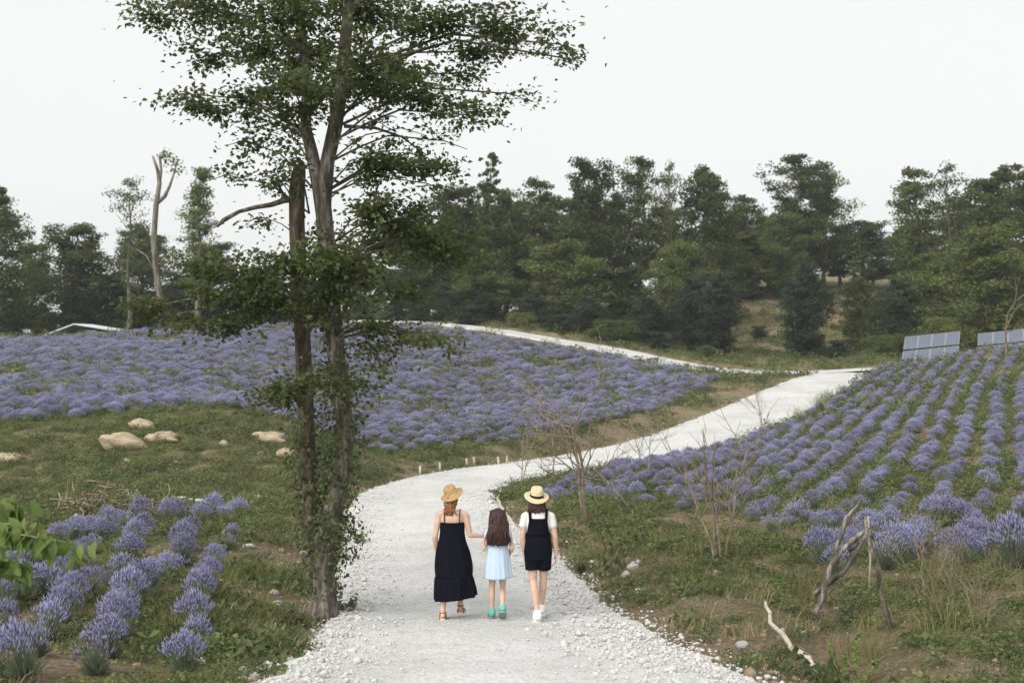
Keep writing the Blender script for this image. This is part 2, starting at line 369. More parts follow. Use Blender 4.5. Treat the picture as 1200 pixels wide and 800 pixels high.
# ------------------------------------------------------------------ scattering (ground cover that nobody could count)
def scatter(name, label, P3, rot, scl, idx, sources):
    me = bpy.data.meshes.new(name); me.vertices.add(len(P3)); me.vertices.foreach_set('co', np.asarray(P3, np.float32).ravel())
    for nm, ty, dat in (('rot', 'FLOAT_VECTOR', rot), ('scl', 'FLOAT_VECTOR', scl)):
        a = me.attributes.new(nm, ty, 'POINT'); a.data.foreach_set('vector', np.asarray(dat, np.float32).ravel())
    a = me.attributes.new('idx', 'INT', 'POINT'); a.data.foreach_set('value', np.asarray(idx, np.int32))
    o = tag(link(name, me), label, None, None, 'stuff')
    g = bpy.data.node_groups.new(name, 'GeometryNodeTree'); g.is_modifier = True
    g.interface.new_socket('Geometry', in_out='INPUT', socket_type='NodeSocketGeometry'); g.interface.new_socket('Geometry', in_out='OUTPUT', socket_type='NodeSocketGeometry')
    gi, go = g.nodes.new('NodeGroupInput'), g.nodes.new('NodeGroupOutput')
    inst = g.nodes.new('GeometryNodeInstanceOnPoints'); g2i = g.nodes.new('GeometryNodeGeometryToInstance')
    for me_s in sources:
        so_ = bpy.data.objects.new(me_s.name + '_source', me_s)
        n = g.nodes.new('GeometryNodeObjectInfo'); n.inputs['Object'].default_value = so_; n.inputs['As Instance'].default_value = True
        g.links.new(n.outputs['Geometry'], g2i.inputs[0])
    def attr(nm, ty):
        n = g.nodes.new('GeometryNodeInputNamedAttribute'); n.data_type = ty; n.inputs['Name'].default_value = nm; return n.outputs['Attribute']
    e2r = g.nodes.new('FunctionNodeEulerToRotation')
    g.links.new(attr('rot', 'FLOAT_VECTOR'), e2r.inputs[0])
    g.links.new(gi.outputs[0], inst.inputs['Points']); g.links.new(g2i.outputs[0], inst.inputs['Instance'])
    inst.inputs['Pick Instance'].default_value = True; g.links.new(attr('idx', 'INT'), inst.inputs['Instance Index'])
    g.links.new(e2r.outputs[0], inst.inputs['Rotation']); g.links.new(attr('scl', 'FLOAT_VECTOR'), inst.inputs['Scale'])
    g.links.new(inst.outputs[0], go.inputs[0])
    o.modifiers.new('scatter', 'NODES').node_group = g
    return o

def blades(n, spread, h, wd, seed, lean=.5, nseg=2, bias=.5):
    rg = np.random.default_rng(seed); V, F, T = [], [], []; o = 0
    for i in range(n):
        a, r = rg.random() * 6.283, spread * math.sqrt(rg.random()); b = np.array([r * math.cos(a), r * math.sin(a), -.03])
        a2 = rg.random() * 6.283; ln = lean * rg.random() * h; hh = h * rg.uniform(.45, 1.1)
        dirv = np.array([math.cos(a2), math.sin(a2), 0]); sd_ = np.array([-math.sin(a2 + 1), math.cos(a2 + 1), 0]) * wd
        m = b + dirv * ln * .35 + [0, 0, hh * .62]; t = b + dirv * ln + [0, 0, hh]; tt = np.clip(rg.normal(bias, .25), 0, 1)
        V += [b - sd_, b + sd_, m + sd_ * .7, m - sd_ * .7, t]; F += [(o, o + 1, o + 2), (o, o + 2, o + 3), (o + 3, o + 2, o + 4)]; T += [tt] * 5; o += 5
    return np.array(V), np.array(F), np.array(T)
def blade_mesh(name, m, *a, **k): V, F, T = blades(*a, **k); return fast_mesh(name, V, F, m, T)
def weed_mesh(name, m, n, rad, h, lsz, seed):
    rg = np.random.default_rng(seed); a = rg.random(n) * 6.283; r = rad * np.sqrt(rg.random(n)); z = h * rg.random(n) ** .8 * (1 - .4 * r / rad)
    p = np.stack([r * np.cos(a), r * np.sin(a), z], 1); nr = rg.normal(size=(n, 3)) * .6 + [0, 0, 1.]; nr[:, :2] += p[:, :2] / rad * .5
    V, F, T = leaves(p, nr, lsz * rg.uniform(.6, 1.2, n), 1.8, rg); return fast_mesh(name, V, F, m, T)
G_SRC = [blade_mesh('grass_tuft', M['grass'], 70, .22, .13, .0045, 1, .9, bias=.4), blade_mesh('grass_tuft', M['grass'], 60, .20, .09, .005, 2, 1.1, bias=.25),
         blade_mesh('grass_tuft', M['grass'], 55, .18, .20, .004, 3, .8, bias=.6), blade_mesh('dry_tuft', M['straw'], 45, .20, .12, .004, 4, 1.2), 
         weed_mesh('weed', M['weed'], 60, .22, .12, .07, 5), weed_mesh('weed', M['ivy'], 90, .25, .10, .05, 6), weed_mesh('weed', M['weed'], 45, .15, .25, .06, 7)]
def area_pts(n, x0, x1, y0, y1): return rng.uniform(x0, x1, n), rng.uniform(y0, y1, n)
def in_view(x, y, m=60): px = 600 + x / y * FPX; return (px > -m) & (px < 1200 + m)
def cover(n, y0, y1, s0, s1):
    # even over the wedge of ground in front of the viewer
    y = np.sqrt(rng.uniform(y0 * y0, y1 * y1, n)); x = rng.uniform(-.62, .62, n) * y
    d, zc, hw = road_info(x, y); k = d > hw + .02 + fbm(x * 1.3, y * 1.3, 41) * .7 + .12 * rng.random(n)
    x, y, d, hw = x[k], y[k], d[k], hw[k]
    dens = fbm(x * .35, y * .35, 51) * 1.6 + fbm(x * 1.2, y * 1.2, 52) * 1.1 + np.where(y < 26, .38, .66) - .35 * np.exp(-((d - hw) / .8)) - .16 * ((x < -3.2) & (y < 26)) - .35 * np.exp(-(seg_dist(x, y, GULLY) / .4) ** 2)
    k = rng.random(len(x)) < dens; x, y = x[k], y[k]; z = ground_z(x, y); n = len(x)
    t = fbm(x * .16, y * .16, 61) * 1.5 + fbm(x * .8, y * .8, 62); dr_, _, hr_ = road_info(x, y); q = rng.random(n) + t + .34 * np.exp(-np.maximum(dr_ - hr_ - .5, 0) / 3.) + .12 * (x > 0) - .14 * ((x < -5) & (y > 24) & (y < 48))
    idx = np.select([q < .05, q < .45, q < .68, q < .80, q < 1.12], [5, 1, 0, 4, 2], 3); idx = np.where(rng.random(n) < .05, 6, idx)
    s = rng.uniform(s0, s1, n)
    return np.stack([x, y, z], 1), np.stack([rng.normal(0, .12, n), rng.normal(0, .12, n), rng.random(n) * 6.283], 1), np.stack([s, s, s * rng.uniform(.7, 1.2, n)], 1), idx
parts = [cover(25000, 9, 22, .4, 1.0), cover(29000, 20, 50, .8, 1.6), cover(21000, 48, 125, 1.6, 3.4)]
def bank_weeds(n, y0, y1):
    y = rng.uniform(y0, y1, n); i = np.abs(R1[:, 1][None] - y[:, None]).argmin(1); x = R1[i, 0] - R1[i, 3] - .15 - np.abs(rng.normal(0, 1.0, n)); k = fbm(x * .9, y * .9, 91) > -.05; x, y = x[k], y[k]; n = len(x); s = rng.uniform(.8, 1.9, n)
    return np.stack([x, y, ground_z(x, y)], 1), np.stack([rng.normal(0, .15, n), rng.normal(0, .15, n), rng.random(n) * 6.283], 1), np.stack([s, s, s * rng.uniform(.8, 1.3, n)], 1), rng.choice([4, 4, 6, 2, 2, 3, 3], n)
def tall_tufts(n, y0, y1):
    y = np.sqrt(rng.uniform(y0 * y0, y1 * y1, n)); x = rng.uniform(-.46, .46, n) * y; d, _, hw = road_info(x, y); k = (d > hw + .35) & (fbm(x * .5, y * .5, 95) > .0); x, y = x[k], y[k]; n = len(x); s = rng.uniform(.9, 1.7, n)
    return np.stack([x, y, ground_z(x, y)], 1), np.stack([rng.normal(0, .2, n), rng.normal(0, .2, n), rng.random(n) * 6.283], 1), np.stack([s, s, s * rng.uniform(1., 1.9, n)], 1), rng.choice([2, 2, 3, 3, 6, 4], n)
parts += [bank_weeds(420, 12, 34), tall_tufts(900, 10, 30)]
P3, RT, SC, ID = [np.concatenate(q) for q in zip(*parts)]
scatter('grass', 'short weedy grass covering the ground', P3, RT, SC, ID, G_SRC)

# gravel along the road edges
def gravel(n):
    i = rng.integers(0, len(R1), n * 2); y = R1[i, 1]; k = (y > 8.5) & (rng.random(n * 2) < np.clip(18 / np.maximum(y, 1), .15, 1) ** 1.6); i = i[k][:n]
    t = np.gradient(R1[:, :2], axis=0)[i]; t /= np.linalg.norm(t, axis=1, keepdims=True); nr = np.stack([t[:, 1], -t[:, 0]], 1)
    side = np.where(rng.random(len(i)) < .6, 1, -1); yy = R1[i, 1]
    inner = np.abs(rng.normal(0, .42, len(i))); heap = (side > 0) & (yy < 16); inner = np.where(heap, np.abs(rng.normal(0, .55, len(i))), inner)
    out_ = rng.random(len(i)) < .15
    o = side * (R1[i, 3] + .05 + np.where(out_, np.abs(rng.normal(0, .22, len(i))), -inner))
    x = R1[i, 0] + nr[:, 0] * o + t[:, 0] * rng.uniform(-.2, .2, len(i)); y = R1[i, 1] + nr[:, 1] * o + t[:, 1] * rng.uniform(-.2, .2, len(i))
    d, zc, hw = road_info(x, y)
    zroad = zc + .03 + fbm(x * 1.2, y * 1.2, 31) * .07; k = np.clip((hw + .1 - d) / .35, 0, 1); z = ground_z(x, y) * (1 - k) + np.maximum(zroad, ground_z(x, y)) * k
    s = np.exp(rng.normal(-4.2, .45, len(i)))
    # plus loose chips over the whole carriageway
    return x, y, z, s
gxp, gyp, gzp, gs = gravel(26000)
j = rng.integers(0, len(R1), 5000); j = j[(R1[j, 1] > 8) & (R1[j, 1] < 26)]; o = rng.uniform(-1, 1, len(j)); tt = np.gradient(R1[:, :2], axis=0)[j]; tt /= np.linalg.norm(tt, axis=1, keepdims=True)
cx_ = R1[j, 0] + tt[:, 1] * o * R1[j, 3]; cy_ = R1[j, 1] - tt[:, 0] * o * R1[j, 3]
gxp = np.r_[gxp, cx_]; gyp = np.r_[gyp, cy_]; gzp = np.r_[gzp, R1[j, 2] + .04 * (1 - o * o) + fbm(cx_ * 1.2, cy_ * 1.2, 31) * .07]; gs = np.r_[gs, np.exp(rng.normal(-4.7, .35, len(j)))]
def rock_verts(seed, sub=1):
    import bmesh
    b = bmesh.new(); bmesh.ops.create_icosphere(b, subdivisions=sub, radius=1); V = np.array([v.co[:] for v in b.verts]); F = np.array([[v.index for v in f.verts] for f in b.faces]); b.free()
    rg = np.random.default_rng(seed); V = V * (1 + .9 * fbm(V[:, 0] * 1.3 + seed, V[:, 1] * 1.3 + V[:, 2] * 1.7, seed)[:, None]) + rg.normal(0, .12 if sub == 1 else .02, V.shape); return V, F
gs = np.minimum(gs, .05); RV, RF = rock_verts(3, 1); n = len(gs); ang = rng.random(n) * 6.283
ca, sa = np.cos(ang), np.sin(ang); sx, sy, sz = gs * rng.uniform(.8, 1.4, n), gs * rng.uniform(.7, 1.1, n), gs * rng.uniform(.45, .8, n)
vx = RV[None, :, 0] * sx[:, None]; vy = RV[None, :, 1] * sy[:, None]; vz = RV[None, :, 2] * sz[:, None]
VV = np.stack([vx * ca[:, None] - vy * sa[:, None] + gxp[:, None], vx * sa[:, None] + vy * ca[:, None] + gyp[:, None], vz + (gzp + sz * .35)[:, None]], -1).reshape(-1, 3)
FF = (RF[None] + (np.arange(n) * len(RV))[:, None, None]).reshape(-1, 3)
tag(link('gravel', fast_mesh('gravel', VV, FF, M['gravel'])), 'loose white crushed stone along the road edges', None, None, 'stuff')

# crumbly clods of soil on the bare patches
def rocks_mesh(name, x, y, z, s, m, flat=(.45, .8)):
    n = len(s); ang = rng.random(n) * 6.283; ca, sa = np.cos(ang), np.sin(ang); sx, sy, sz = s * rng.uniform(.8, 1.4, n), s * rng.uniform(.7, 1.1, n), s * rng.uniform(*flat, n)
    vx = RV[None, :, 0] * sx[:, None]; vy = RV[None, :, 1] * sy[:, None]; vz = RV[None, :, 2] * sz[:, None]
    V = np.stack([vx * ca[:, None] - vy * sa[:, None] + x[:, None], vx * sa[:, None] + vy * ca[:, None] + y[:, None], vz + z[:, None]], -1).reshape(-1, 3)
    return fast_mesh(name, V, (RF[None] + (np.arange(n) * len(RV))[:, None, None]).reshape(-1, 3), m)
n = 14000; y = np.sqrt(rng.uniform(81, 30 ** 2, n)); x = rng.uniform(-.47, .47, n) * y; d, _, hw = road_info(x, y); kk = (d > hw + .1) & (rng.random(n) < np.exp(-(d - hw) / 2.2) + .22 + .9 * np.exp(-(seg_dist(x, y, GULLY) / .6) ** 2)); x, y = x[kk], y[kk]
M['clod'] = rock_mat('soil_clod', [(.15, .11, .072), (.28, .215, .15), (.43, .36, .27)], 6)
tag(link('soil_clods', rocks_mesh('soil_clods', x, y, ground_z(x, y), np.exp(rng.normal(-4.0, .5, len(x))), M['clod'])), 'crumbly brown clods on the bare soil', None, None, 'stuff')

# ------------------------------------------------------------------ lavender
def lav_bush(seed, bloom, rad=.36, h=.46):
    rg = np.random.default_rng(seed)
    def dome(n, hi, mx=1.42):
        a = rg.random(n) * 6.283; e = rg.random(n) ** .72; th = e * mx
        ln = hi * rg.uniform(.82, 1.12, n); lump = 1 + .16 * np.sin(a * 3 + seed) + .1 * np.sin(a * 5 + 2 * seed)
        d = np.stack([np.sin(th) * np.cos(a), np.sin(th) * np.sin(a), np.cos(th)], 1)
        tip = d * np.stack([ln * rad / h * lump, ln * rad / h * lump, ln], 1) ; tip[:, 2] += .05
        return d, tip
    # foliage: narrow grey-green blades
    n = 520; d, tip = dome(n, h * .84); base = tip * rg.uniform(.1, .6, n)[:, None]; base[:, 2] -= .03
    sdv = np.cross(d, rg.normal(size=(n, 3))); sdv /= np.linalg.norm(sdv, axis=1, keepdims=True); w_ = .0075
    V = np.stack([base - sdv * w_, base + sdv * w_, tip], 1).reshape(-1, 3); F = np.arange(n * 3).reshape(-1, 3); T = np.repeat(rg.random(n), 3)
    fol = fast_mesh('lavender_foliage', V, F, M['lav_leaf'], T)
    n = int(430 * bloom); d, tip = dome(n, h, 1.08); tip += rg.normal(0, .015, (n, 3)); ax = d * .7 + [0, 0, .45] + rg.normal(0, .12, (n, 3)); ax /= np.linalg.norm(ax, axis=1, keepdims=True)
    u = np.cross(ax, rg.normal(size=(n, 3))); u /= np.linalg.norm(u, axis=1, keepdims=True); v = np.cross(ax, u); L = rg.uniform(.06, .12, n)[:, None]; W = rg.uniform(.006, .011, n)[:, None]
    V = np.stack([tip, tip + ax * L * .45 + u * W, tip + ax * L * .4 + (-.5 * u + .87 * v) * W, tip + ax * L * .45 + (-.5 * u - .87 * v) * W, tip + ax * L], 1).reshape(-1, 3)
    i = np.arange(n)[:, None] * 5; F = np.concatenate([i + q for q in ([0, 2, 1], [0, 3, 2], [0, 1, 3], [1, 2, 4], [2, 3, 4], [3, 1, 4])], 1).reshape(-1, 3); T = np.repeat(np.clip(rg.normal(.5, .25, n), 0, 1), 5)
    flo = fast_mesh('flower_spikes', V, F, M['lav_flower'], T)
    # one joined mesh for the far plants
    both = bpy.data.meshes.new('lavender_plant')
    v1 = np.empty(len(fol.vertices) * 3, np.float32); fol.vertices.foreach_get('co', v1); v2 = np.empty(len(flo.vertices) * 3, np.float32); flo.vertices.foreach_get('co', v2)
    f1 = np.empty(len(fol.loops), np.int32); fol.loops.foreach_get('vertex_index', f1); f2 = np.empty(len(flo.loops), np.int32); flo.loops.foreach_get('vertex_index', f2)
    t1 = np.empty(len(fol.vertices), np.float32); fol.attributes['tint'].data.foreach_get('value', t1); t2 = np.empty(len(flo.vertices), np.float32); flo.attributes['tint'].data.foreach_get('value', t2)
    both = fast_mesh('lavender_plant', np.r_[v1, v2].reshape(-1, 3), np.r_[f1, f2 + len(t1)].reshape(-1, 3), M['lav_leaf'], np.r_[t1, t2]); both.materials.append(M['lav_flower'])
    mi = np.r_[np.zeros(len(f1) // 3, np.int32), np.ones(len(f2) // 3, np.int32)]; both.polygons.foreach_set('material_index', mi)
    return fol, flo, both
LAV = [lav_bush(1, 1.15), lav_bush(2, 1.0), lav_bush(3, 1.0, .40, .40), lav_bush(4, .55, .34, .42), lav_bush(5, .22, .32, .36)]
def inside(x, y, poly):
    c = np.zeros(len(x), bool); n = len(poly)
    for i in range(n):
        (x1, y1), (x2, y2) = poly[i], poly[(i + 1) % n]
        c ^= ((y1 > y) != (y2 > y)) & (x < (x2 - x1) * (y - y1) / (y2 - y1 + 1e-12) + x1)
    return c
def poly(L): return [tuple(P(*q)[:2]) for q in L]
HILL = poly([(-330, 500, 42), (-60, 497, 42), (0, 495, 42), (100, 490, 42.5), (250, 478, 44.5), (330, 488, 44.5), (380, 510, 45), (430, 527, 45.5), (500, 527, 46.5), (600, 523, 47.7), (680, 505, 50), (750, 488, 54), (840, 452, 68),
             (790, 438, 77), (740, 424, 80), (680, 411, 83.2), (620, 400, 86.3), (560, 389, 89.5), (480, 379, 95), (400, 376, 99), (300, 377, 98), (200, 382, 95), (100, 388, 91), (0, 392, 88), (-60, 393, 88), (-330, 396, 86)])
RIGHT = poly([(1005, 438, 74), (1060, 428, 73.5), (1130, 420, 71), (1200, 413, 68), (1480, 400, 62), (1480, 690, 17), (1200, 690, 16.6), (1100, 682, 17.4), (1000, 680, 17.6), (930, 655, 20), (860, 610, 26), (760, 604, 27), (660, 595, 29.5), (628, 578, 35),
              (700, 554, 39.4), (760, 543, 42), (850, 522, 48), (900, 506, 53), (950, 477, 61)])
lav = []       # x, y, scale, variant, bed
rows_y = np.arange(40, 102, .54)
for ry in rows_y:
    x = np.arange(-62, 18, .50) + rng.uniform(0, .7); x = x + rng.normal(0, .16, len(x)); y = ry + 1.6 * np.sin(x * .08 + 1) + rng.normal(0, .17, len(x))
    g = fbm(x * .22, y * .22, 71) + fbm(x * .7, y * .7, 73) * .8
    left = np.clip((-x - 8) / 12, 0, 1) * np.clip((70 - y) / 20, 0, 1)
    k = inside(x, y, HILL) & (g > -.24 + .16 * left)
    for a, b, gg, lf in zip(x[k], y[k], g[k], left[k]): lav.append((a, b, rng.uniform(.42, .80), int(rng.choice([0, 0, 1, 2, 3])), 1))
u_, p_ = np.array([.41, .912]), np.array([.912, -.41])
for r in np.arange(-40, 42, .90):
    s = np.arange(0, 90, .30) + rng.uniform(0, .5); wv = .35 * np.sin(s * .09 + r * .05)
    x = 0 + u_[0] * s + p_[0] * (r + wv) + rng.normal(0, .07, len(s)); y = 5 + u_[1] * s + p_[1] * (r + wv) + rng.normal(0, .09, len(s))
    k = inside(x, y, RIGHT); x, y = x[k], y[k]; px = 600 + x / y * FPX
    weak = np.clip((37 - y) / 10, 0, 1) * .42 + np.clip((880 - px) / 100, 0, 1) * .25
    g = fbm(x * .3, y * .3, 81) * 1.2
    k = rng.random(len(x)) > np.minimum(weak, .72) + .12 + np.maximum(g, 0) * .7
    for a, b, wk in zip(x[k], y[k], weak[k]):
        v = int(rng.choice([0, 1, 2, 3, 4], p=[.33, .28, .19, .12, .08] if wk < .12 else [.05, .08, .12, .30, .45]))
        lav.append((a, b, rng.uniform(.40, .70) * (1.2 if b < 24 else 1), v, 2))
BED = [(218, 790, 1.1, 0), (228, 762, .95, 3), (230, 742, 1.15, 0), (236, 715, 1.1, 1), (246, 690, 1.1, 0), (252, 668, 1.05, 0), (267, 645, .9, 4), (272, 632, .8, 3), (280, 606, 1.15, 2), (264, 612, 1, 3),
       (113, 792, 1.2, 4), (128, 772, 1.2, 0), (134, 752, 1.2, 0), (142, 733, 1.2, 1), (150, 718, 1.2, 0), (162, 703, 1.2, 1), (178, 690, 1.1, 0), (196, 678, 1.2, 2), (212, 664, 1.2, 0), (215, 647, 1.2, 0), (220, 632, 1.1, 3), (247, 608, 1.25, 0), (236, 614, 1.1, 2),
       (30, 798, 1.2, 1), (46, 768, .9, 4), (58, 752, 1.1, 3), (72, 730, 1.1, 1), (84, 712, 1.1, 2), (108, 700, 1.15, 3), (126, 690, 1.0, 4), (142, 680, 1.1, 3), (150, 660, 1.2, 0), (158, 645, 1.2, 1), (166, 632, 1.15, 0), (206, 610, 1.25, 2), (195, 614, 1.1, 1),
       (3, 745, 1.0, 3), (8, 720, 1.2, 1), (30, 706, 1.2, 0), (52, 698, 1.2, 2), (68, 686, 1.1, 3), (88, 674, 1.1, 1), (96, 660, 1.0, 3), (108, 648, 1.1, 4), (118, 634, 1.2, 2), (128, 626, 1.2, 1), (162, 616, 1.2, 1), (146, 620, 1.1, 3), (104, 632, 1.1, 2), (88, 636, 1.1, 0), (70, 640, 1.0, 1),
       (-6, 690, 1.2, 0), (12, 680, 1.1, 1), (30, 668, 1.1, 2), (48, 660, 1.0, 3), (-4, 660, 1.1, 1), (16, 652, 1.1, 2), (-12, 780, 1.1, 3)]
for px, py, s, v in BED:
    h = hit(px, py); lav.append((h[0], h[1], s * .54, v, 0))
for px, py, s, v in [(1192, 668, 1.5, 0), (1098, 612, 1.2, 1), (1112, 616, 1.1, 0), (1124, 618, 1.1, 1), (1050, 660, 1.3, 1), (1062, 652, 1.2, 2), (1080, 645, 1.2, 3), (964, 662, 1.25, 1), (978, 655, 1.1, 2), (1125, 660, 1.25, 2), (1138, 645, 1.2, 3), (1150, 636, 1.1, 4), (1040, 668, 1.1, 4)]:
    h = hit(px, py); lav.append((h[0], h[1], s * .72, v, 2))
lav = np.array(lav); zz = ground_z(lav[:, 0], lav[:, 1]); d, _, hw = road_info(lav[:, 0], lav[:, 1])
k = (d > hw + .45) & in_view(lav[:, 0], lav[:, 1], 330); lav, zz = lav[k], zz[k]
app = lav[:, 2] / lav[:, 1]; order = np.argsort(-app * in_view(lav[:, 0], lav[:, 1], 15)); near = order[:300]; far = order[300:]
LL = [('lavender_bush', 'purple lavender bush growing in the weedy bed beside the ivy-covered tree', 'lavender in the roadside bed'),
      ('lavender_bush', 'purple lavender bush along the lower edge of the big hillside field', 'lavender on the hillside'),
      ('lavender_bush', 'purple lavender bush in the planted rows below the solar panels', 'lavender rows below the solar panels')]
for i in near:
    x, y, s, v, bd = lav[i]; nm, lb, gp = LL[int(bd)]; fol, flo, _ = LAV[int(v)]
    st_ = ('purple', 'purple', 'low rounded purple', 'half-open grey-green', 'mostly green, sparsely flowering')[int(v)]; t = thing(nm, st_ + lb[6:], 'lavender', (x, y, zz[i]), rng.random() * 6.283, st_ + ' ' + gp); t.scale = (s, s, s * rng.uniform(1.0, 1.3) * (1.12 if bd == 0 else 1)); t.rotation_euler = (rng.normal(0, .08), rng.normal(0, .08), rng.random() * 6.283)
    tag(link('foliage', fol, t), None, kind='stuff'); tag(link('flower_spikes', flo, t), None, kind='stuff')
n = len(far); s = lav[far, 2]; wd = np.where(lav[far, 4] == 1, 1.38, 1.12)
scatter('lavender_field', 'lavender massed over the hillside and the far rows', np.stack([lav[far, 0], lav[far, 1], zz[far]], 1), np.stack([np.zeros(n), np.zeros(n), rng.random(n) * 6.283], 1), np.stack([s * wd, s * wd, s * rng.uniform(.85, 1.15, n)], 1), lav[far, 3], [q[2] for q in LAV])
print('lavender', len(lav))

# ------------------------------------------------------------------ forest trees
def unit(v): return v / (np.linalg.norm(v) + 1e-9)
def gen_tree(seed, H, Rd, cb, shape, nl, lpc, lsz, lm, bm, lean=0., flat=.6, topgap=0.):
    rg = np.random.default_rng(seed); st = random.getstate(); random.seed(seed)
    mb = MB(); k = 7; tp = np.array([[lean * H * (i / k) ** 1.5 + rg.normal(0, .012 * H) * (i > 0), rg.normal(0, .012 * H) * (i > 0), H * .97 * i / k - (.3 if i == 0 else 0)] for i in range(k + 1)])
    mb.tube(tp, np.linspace(H * .017 + .04, .03, k + 1) * np.r_[1.25, np.ones(k)], 8, True, .12)
    def tr(h): q = np.clip(h / (H * .97), 0, .999) * k; i = int(q); return tp[i] + (tp[i + 1] - tp[i]) * (q - i)
    prof = {'round': lambda u: math.sin(math.pi * (.12 + .83 * u)) ** .75, 'cone': lambda u: 1.0 - .88 * u, 'column': lambda u: .75 * math.sin(math.pi * (.1 + .85 * u)) ** .5,
            'vase': lambda u: (.35 + .75 * u) * (1 if u < .75 else max(.3, (1 - u) / .25)), 'irregular': lambda u: (.45 + .55 * abs(math.sin(5.3 * u + seed))) * math.sin(math.pi * (.15 + .8 * u)) ** .6}[shape]
    pos_, nr_, tn = [], [], []; a0 = rg.random() * 6.28
    for i in range(nl):
        u = (i + rg.random()) / nl; h = H * (cb + (1 - cb) * u); a = a0 + i * 2.4 + rg.normal(0, .4); L = Rd * prof(u) * rg.uniform(.55, 1.15) + .15
        el = rg.uniform(.0, .5) + (.5 * u if shape != 'cone' else -.12); b = tr(h * (.93 if u < .9 else .97)); dv = np.array([math.cos(a) * math.cos(el), math.sin(a) * math.cos(el), math.sin(el)])
        e = b + dv * L; mid = (b + e) / 2 + [0, 0, .05 * L]
        mb.tube([b, mid, e], [max(.016, .012 * L + .012), .010 * L + .008, .008], 5, False)
        for f in (.45, .72, 1.0):
            if rg.random() < topgap * u: continue
            cpt = b + (e - b) * f + rg.normal(0, .10 * L + .08, 3); cr = (.26 + .19 * L) * rg.uniform(.7, 1.3) * (1 if shape != 'cone' else 1.1 - .75 * u)
            if f < 1: mb.tube([b + (e - b) * f * .8, cpt], [.014, .006], 4, False)
            m = int(1.5 * lpc * rg.uniform(.6, 1.4) * (1 if shape != 'cone' else 1.1 - .7 * u)); q = rg.normal(size=(m, 3)); q /= np.linalg.norm(q, axis=1, keepdims=True); q *= rg.random((m, 1)) ** .45 * cr * [1.25, 1.25, flat * 1.25]
            # small sprays within the clump
            q += rg.normal(0, .05, (m, 3)); pos_.append(cpt + q); n0 = rg.normal(size=(m, 3)) * .8 + [0, 0, .55] + q / cr * .9; nr_.append(n0)
            tn.append(np.clip(rg.normal(.45, .2, m) + rg.normal(0, .2), 0, 1))
    p, n0, t = np.concatenate(pos_), np.concatenate(nr_), np.concatenate(tn)
    V, F, T = leaves(p, n0, lsz * rg.uniform(.7, 1.3, len(p)), 1.6, rg, t); random.setstate(st)
    return mb.mesh('trunk', bm), fast_mesh('crown', V, F, lm, T), H, Rd
TT = {
 'round':  [gen_tree(11, 13, 4.2, .14, 'round', 64, 62, .27, M['wood_a'], M['bark_grey']), gen_tree(12, 14, 4.0, .18, 'irregular', 66, 58, .27, M['wood_a'], M['bark_grey'])],
 'tall':   [gen_tree(13, 16, 3.4, .22, 'irregular', 70, 50, .27, M['wood_a'], M['bark_grey'], .03, .6, .35), gen_tree(14, 17, 3.6, .30, 'vase', 62, 50, .27, M['wood_a'], M['bark_grey'], .02, .55, .35)],
 'cone':   [gen_tree(15, 15, 3.6, .06, 'cone', 90, 44, .25, M['wood_a'], M['bark_grey'])],
 'dark':   [gen_tree(16, 9, 2.8, .02, 'round', 80, 60, .22, M['wood_c'], M['bark_grey'])],
 'pale':   [gen_tree(17, 10, 3.6, .10, 'round', 70, 62, .24, M['wood_b'], M['bark_grey']), gen_tree(18, 11, 3.0, .06, 'irregular', 70, 60, .24, M['wood_b'], M['bark_grey'])],
 'slim':   [gen_tree(19, 13, 1.5, .25, 'column', 60, 26, .20, M['wood_b'], M['bark_grey'], .02)],
 'sparse': [gen_tree(20, 13, 2.8, .35, 'vase', 34, 17, .22, M['wood_a'], M['bark_grey'], .04, .6, .2)],
 'shrub':  [gen_tree(21, 3.2, 1.9, .02, 'round', 34, 60, .17, M['wood_b'], M['bark_grey']), gen_tree(22, 3.0, 1.7, .02, 'irregular', 34, 60, .17, M['wood_c'], M['bark_grey'])]}
def plant_tree(kind, px, d, topy, wpx, label, cat='tree', group=None, name='tree', var=0):
    tk, cr, H, Rd = TT[kind][var % len(TT[kind])]; x = (px - 600) / FPX * d; z = gz(x, d); top = CAMZ - (topy - 400) / FPX * d
    sz_ = max(.25, (top - z) / H); sx_ = min(max(wpx / FPX * d / (2 * Rd), sz_ * .45), sz_ * 1.8)
    t = thing(name, label, cat, (x, d, z - .05), rng.random() * 6.283, group); t.scale = (sx_, sx_, sz_); link('trunk', tk, t); tag(link('crown', cr, t), None, kind='stuff')
    return t
WOOD = 'trees of the wood behind the far road'
L_R = 'broad leafy green tree in the dense wood beyond the far road'
L_T = 'tall open-topped tree rising above the wood beyond the far road'
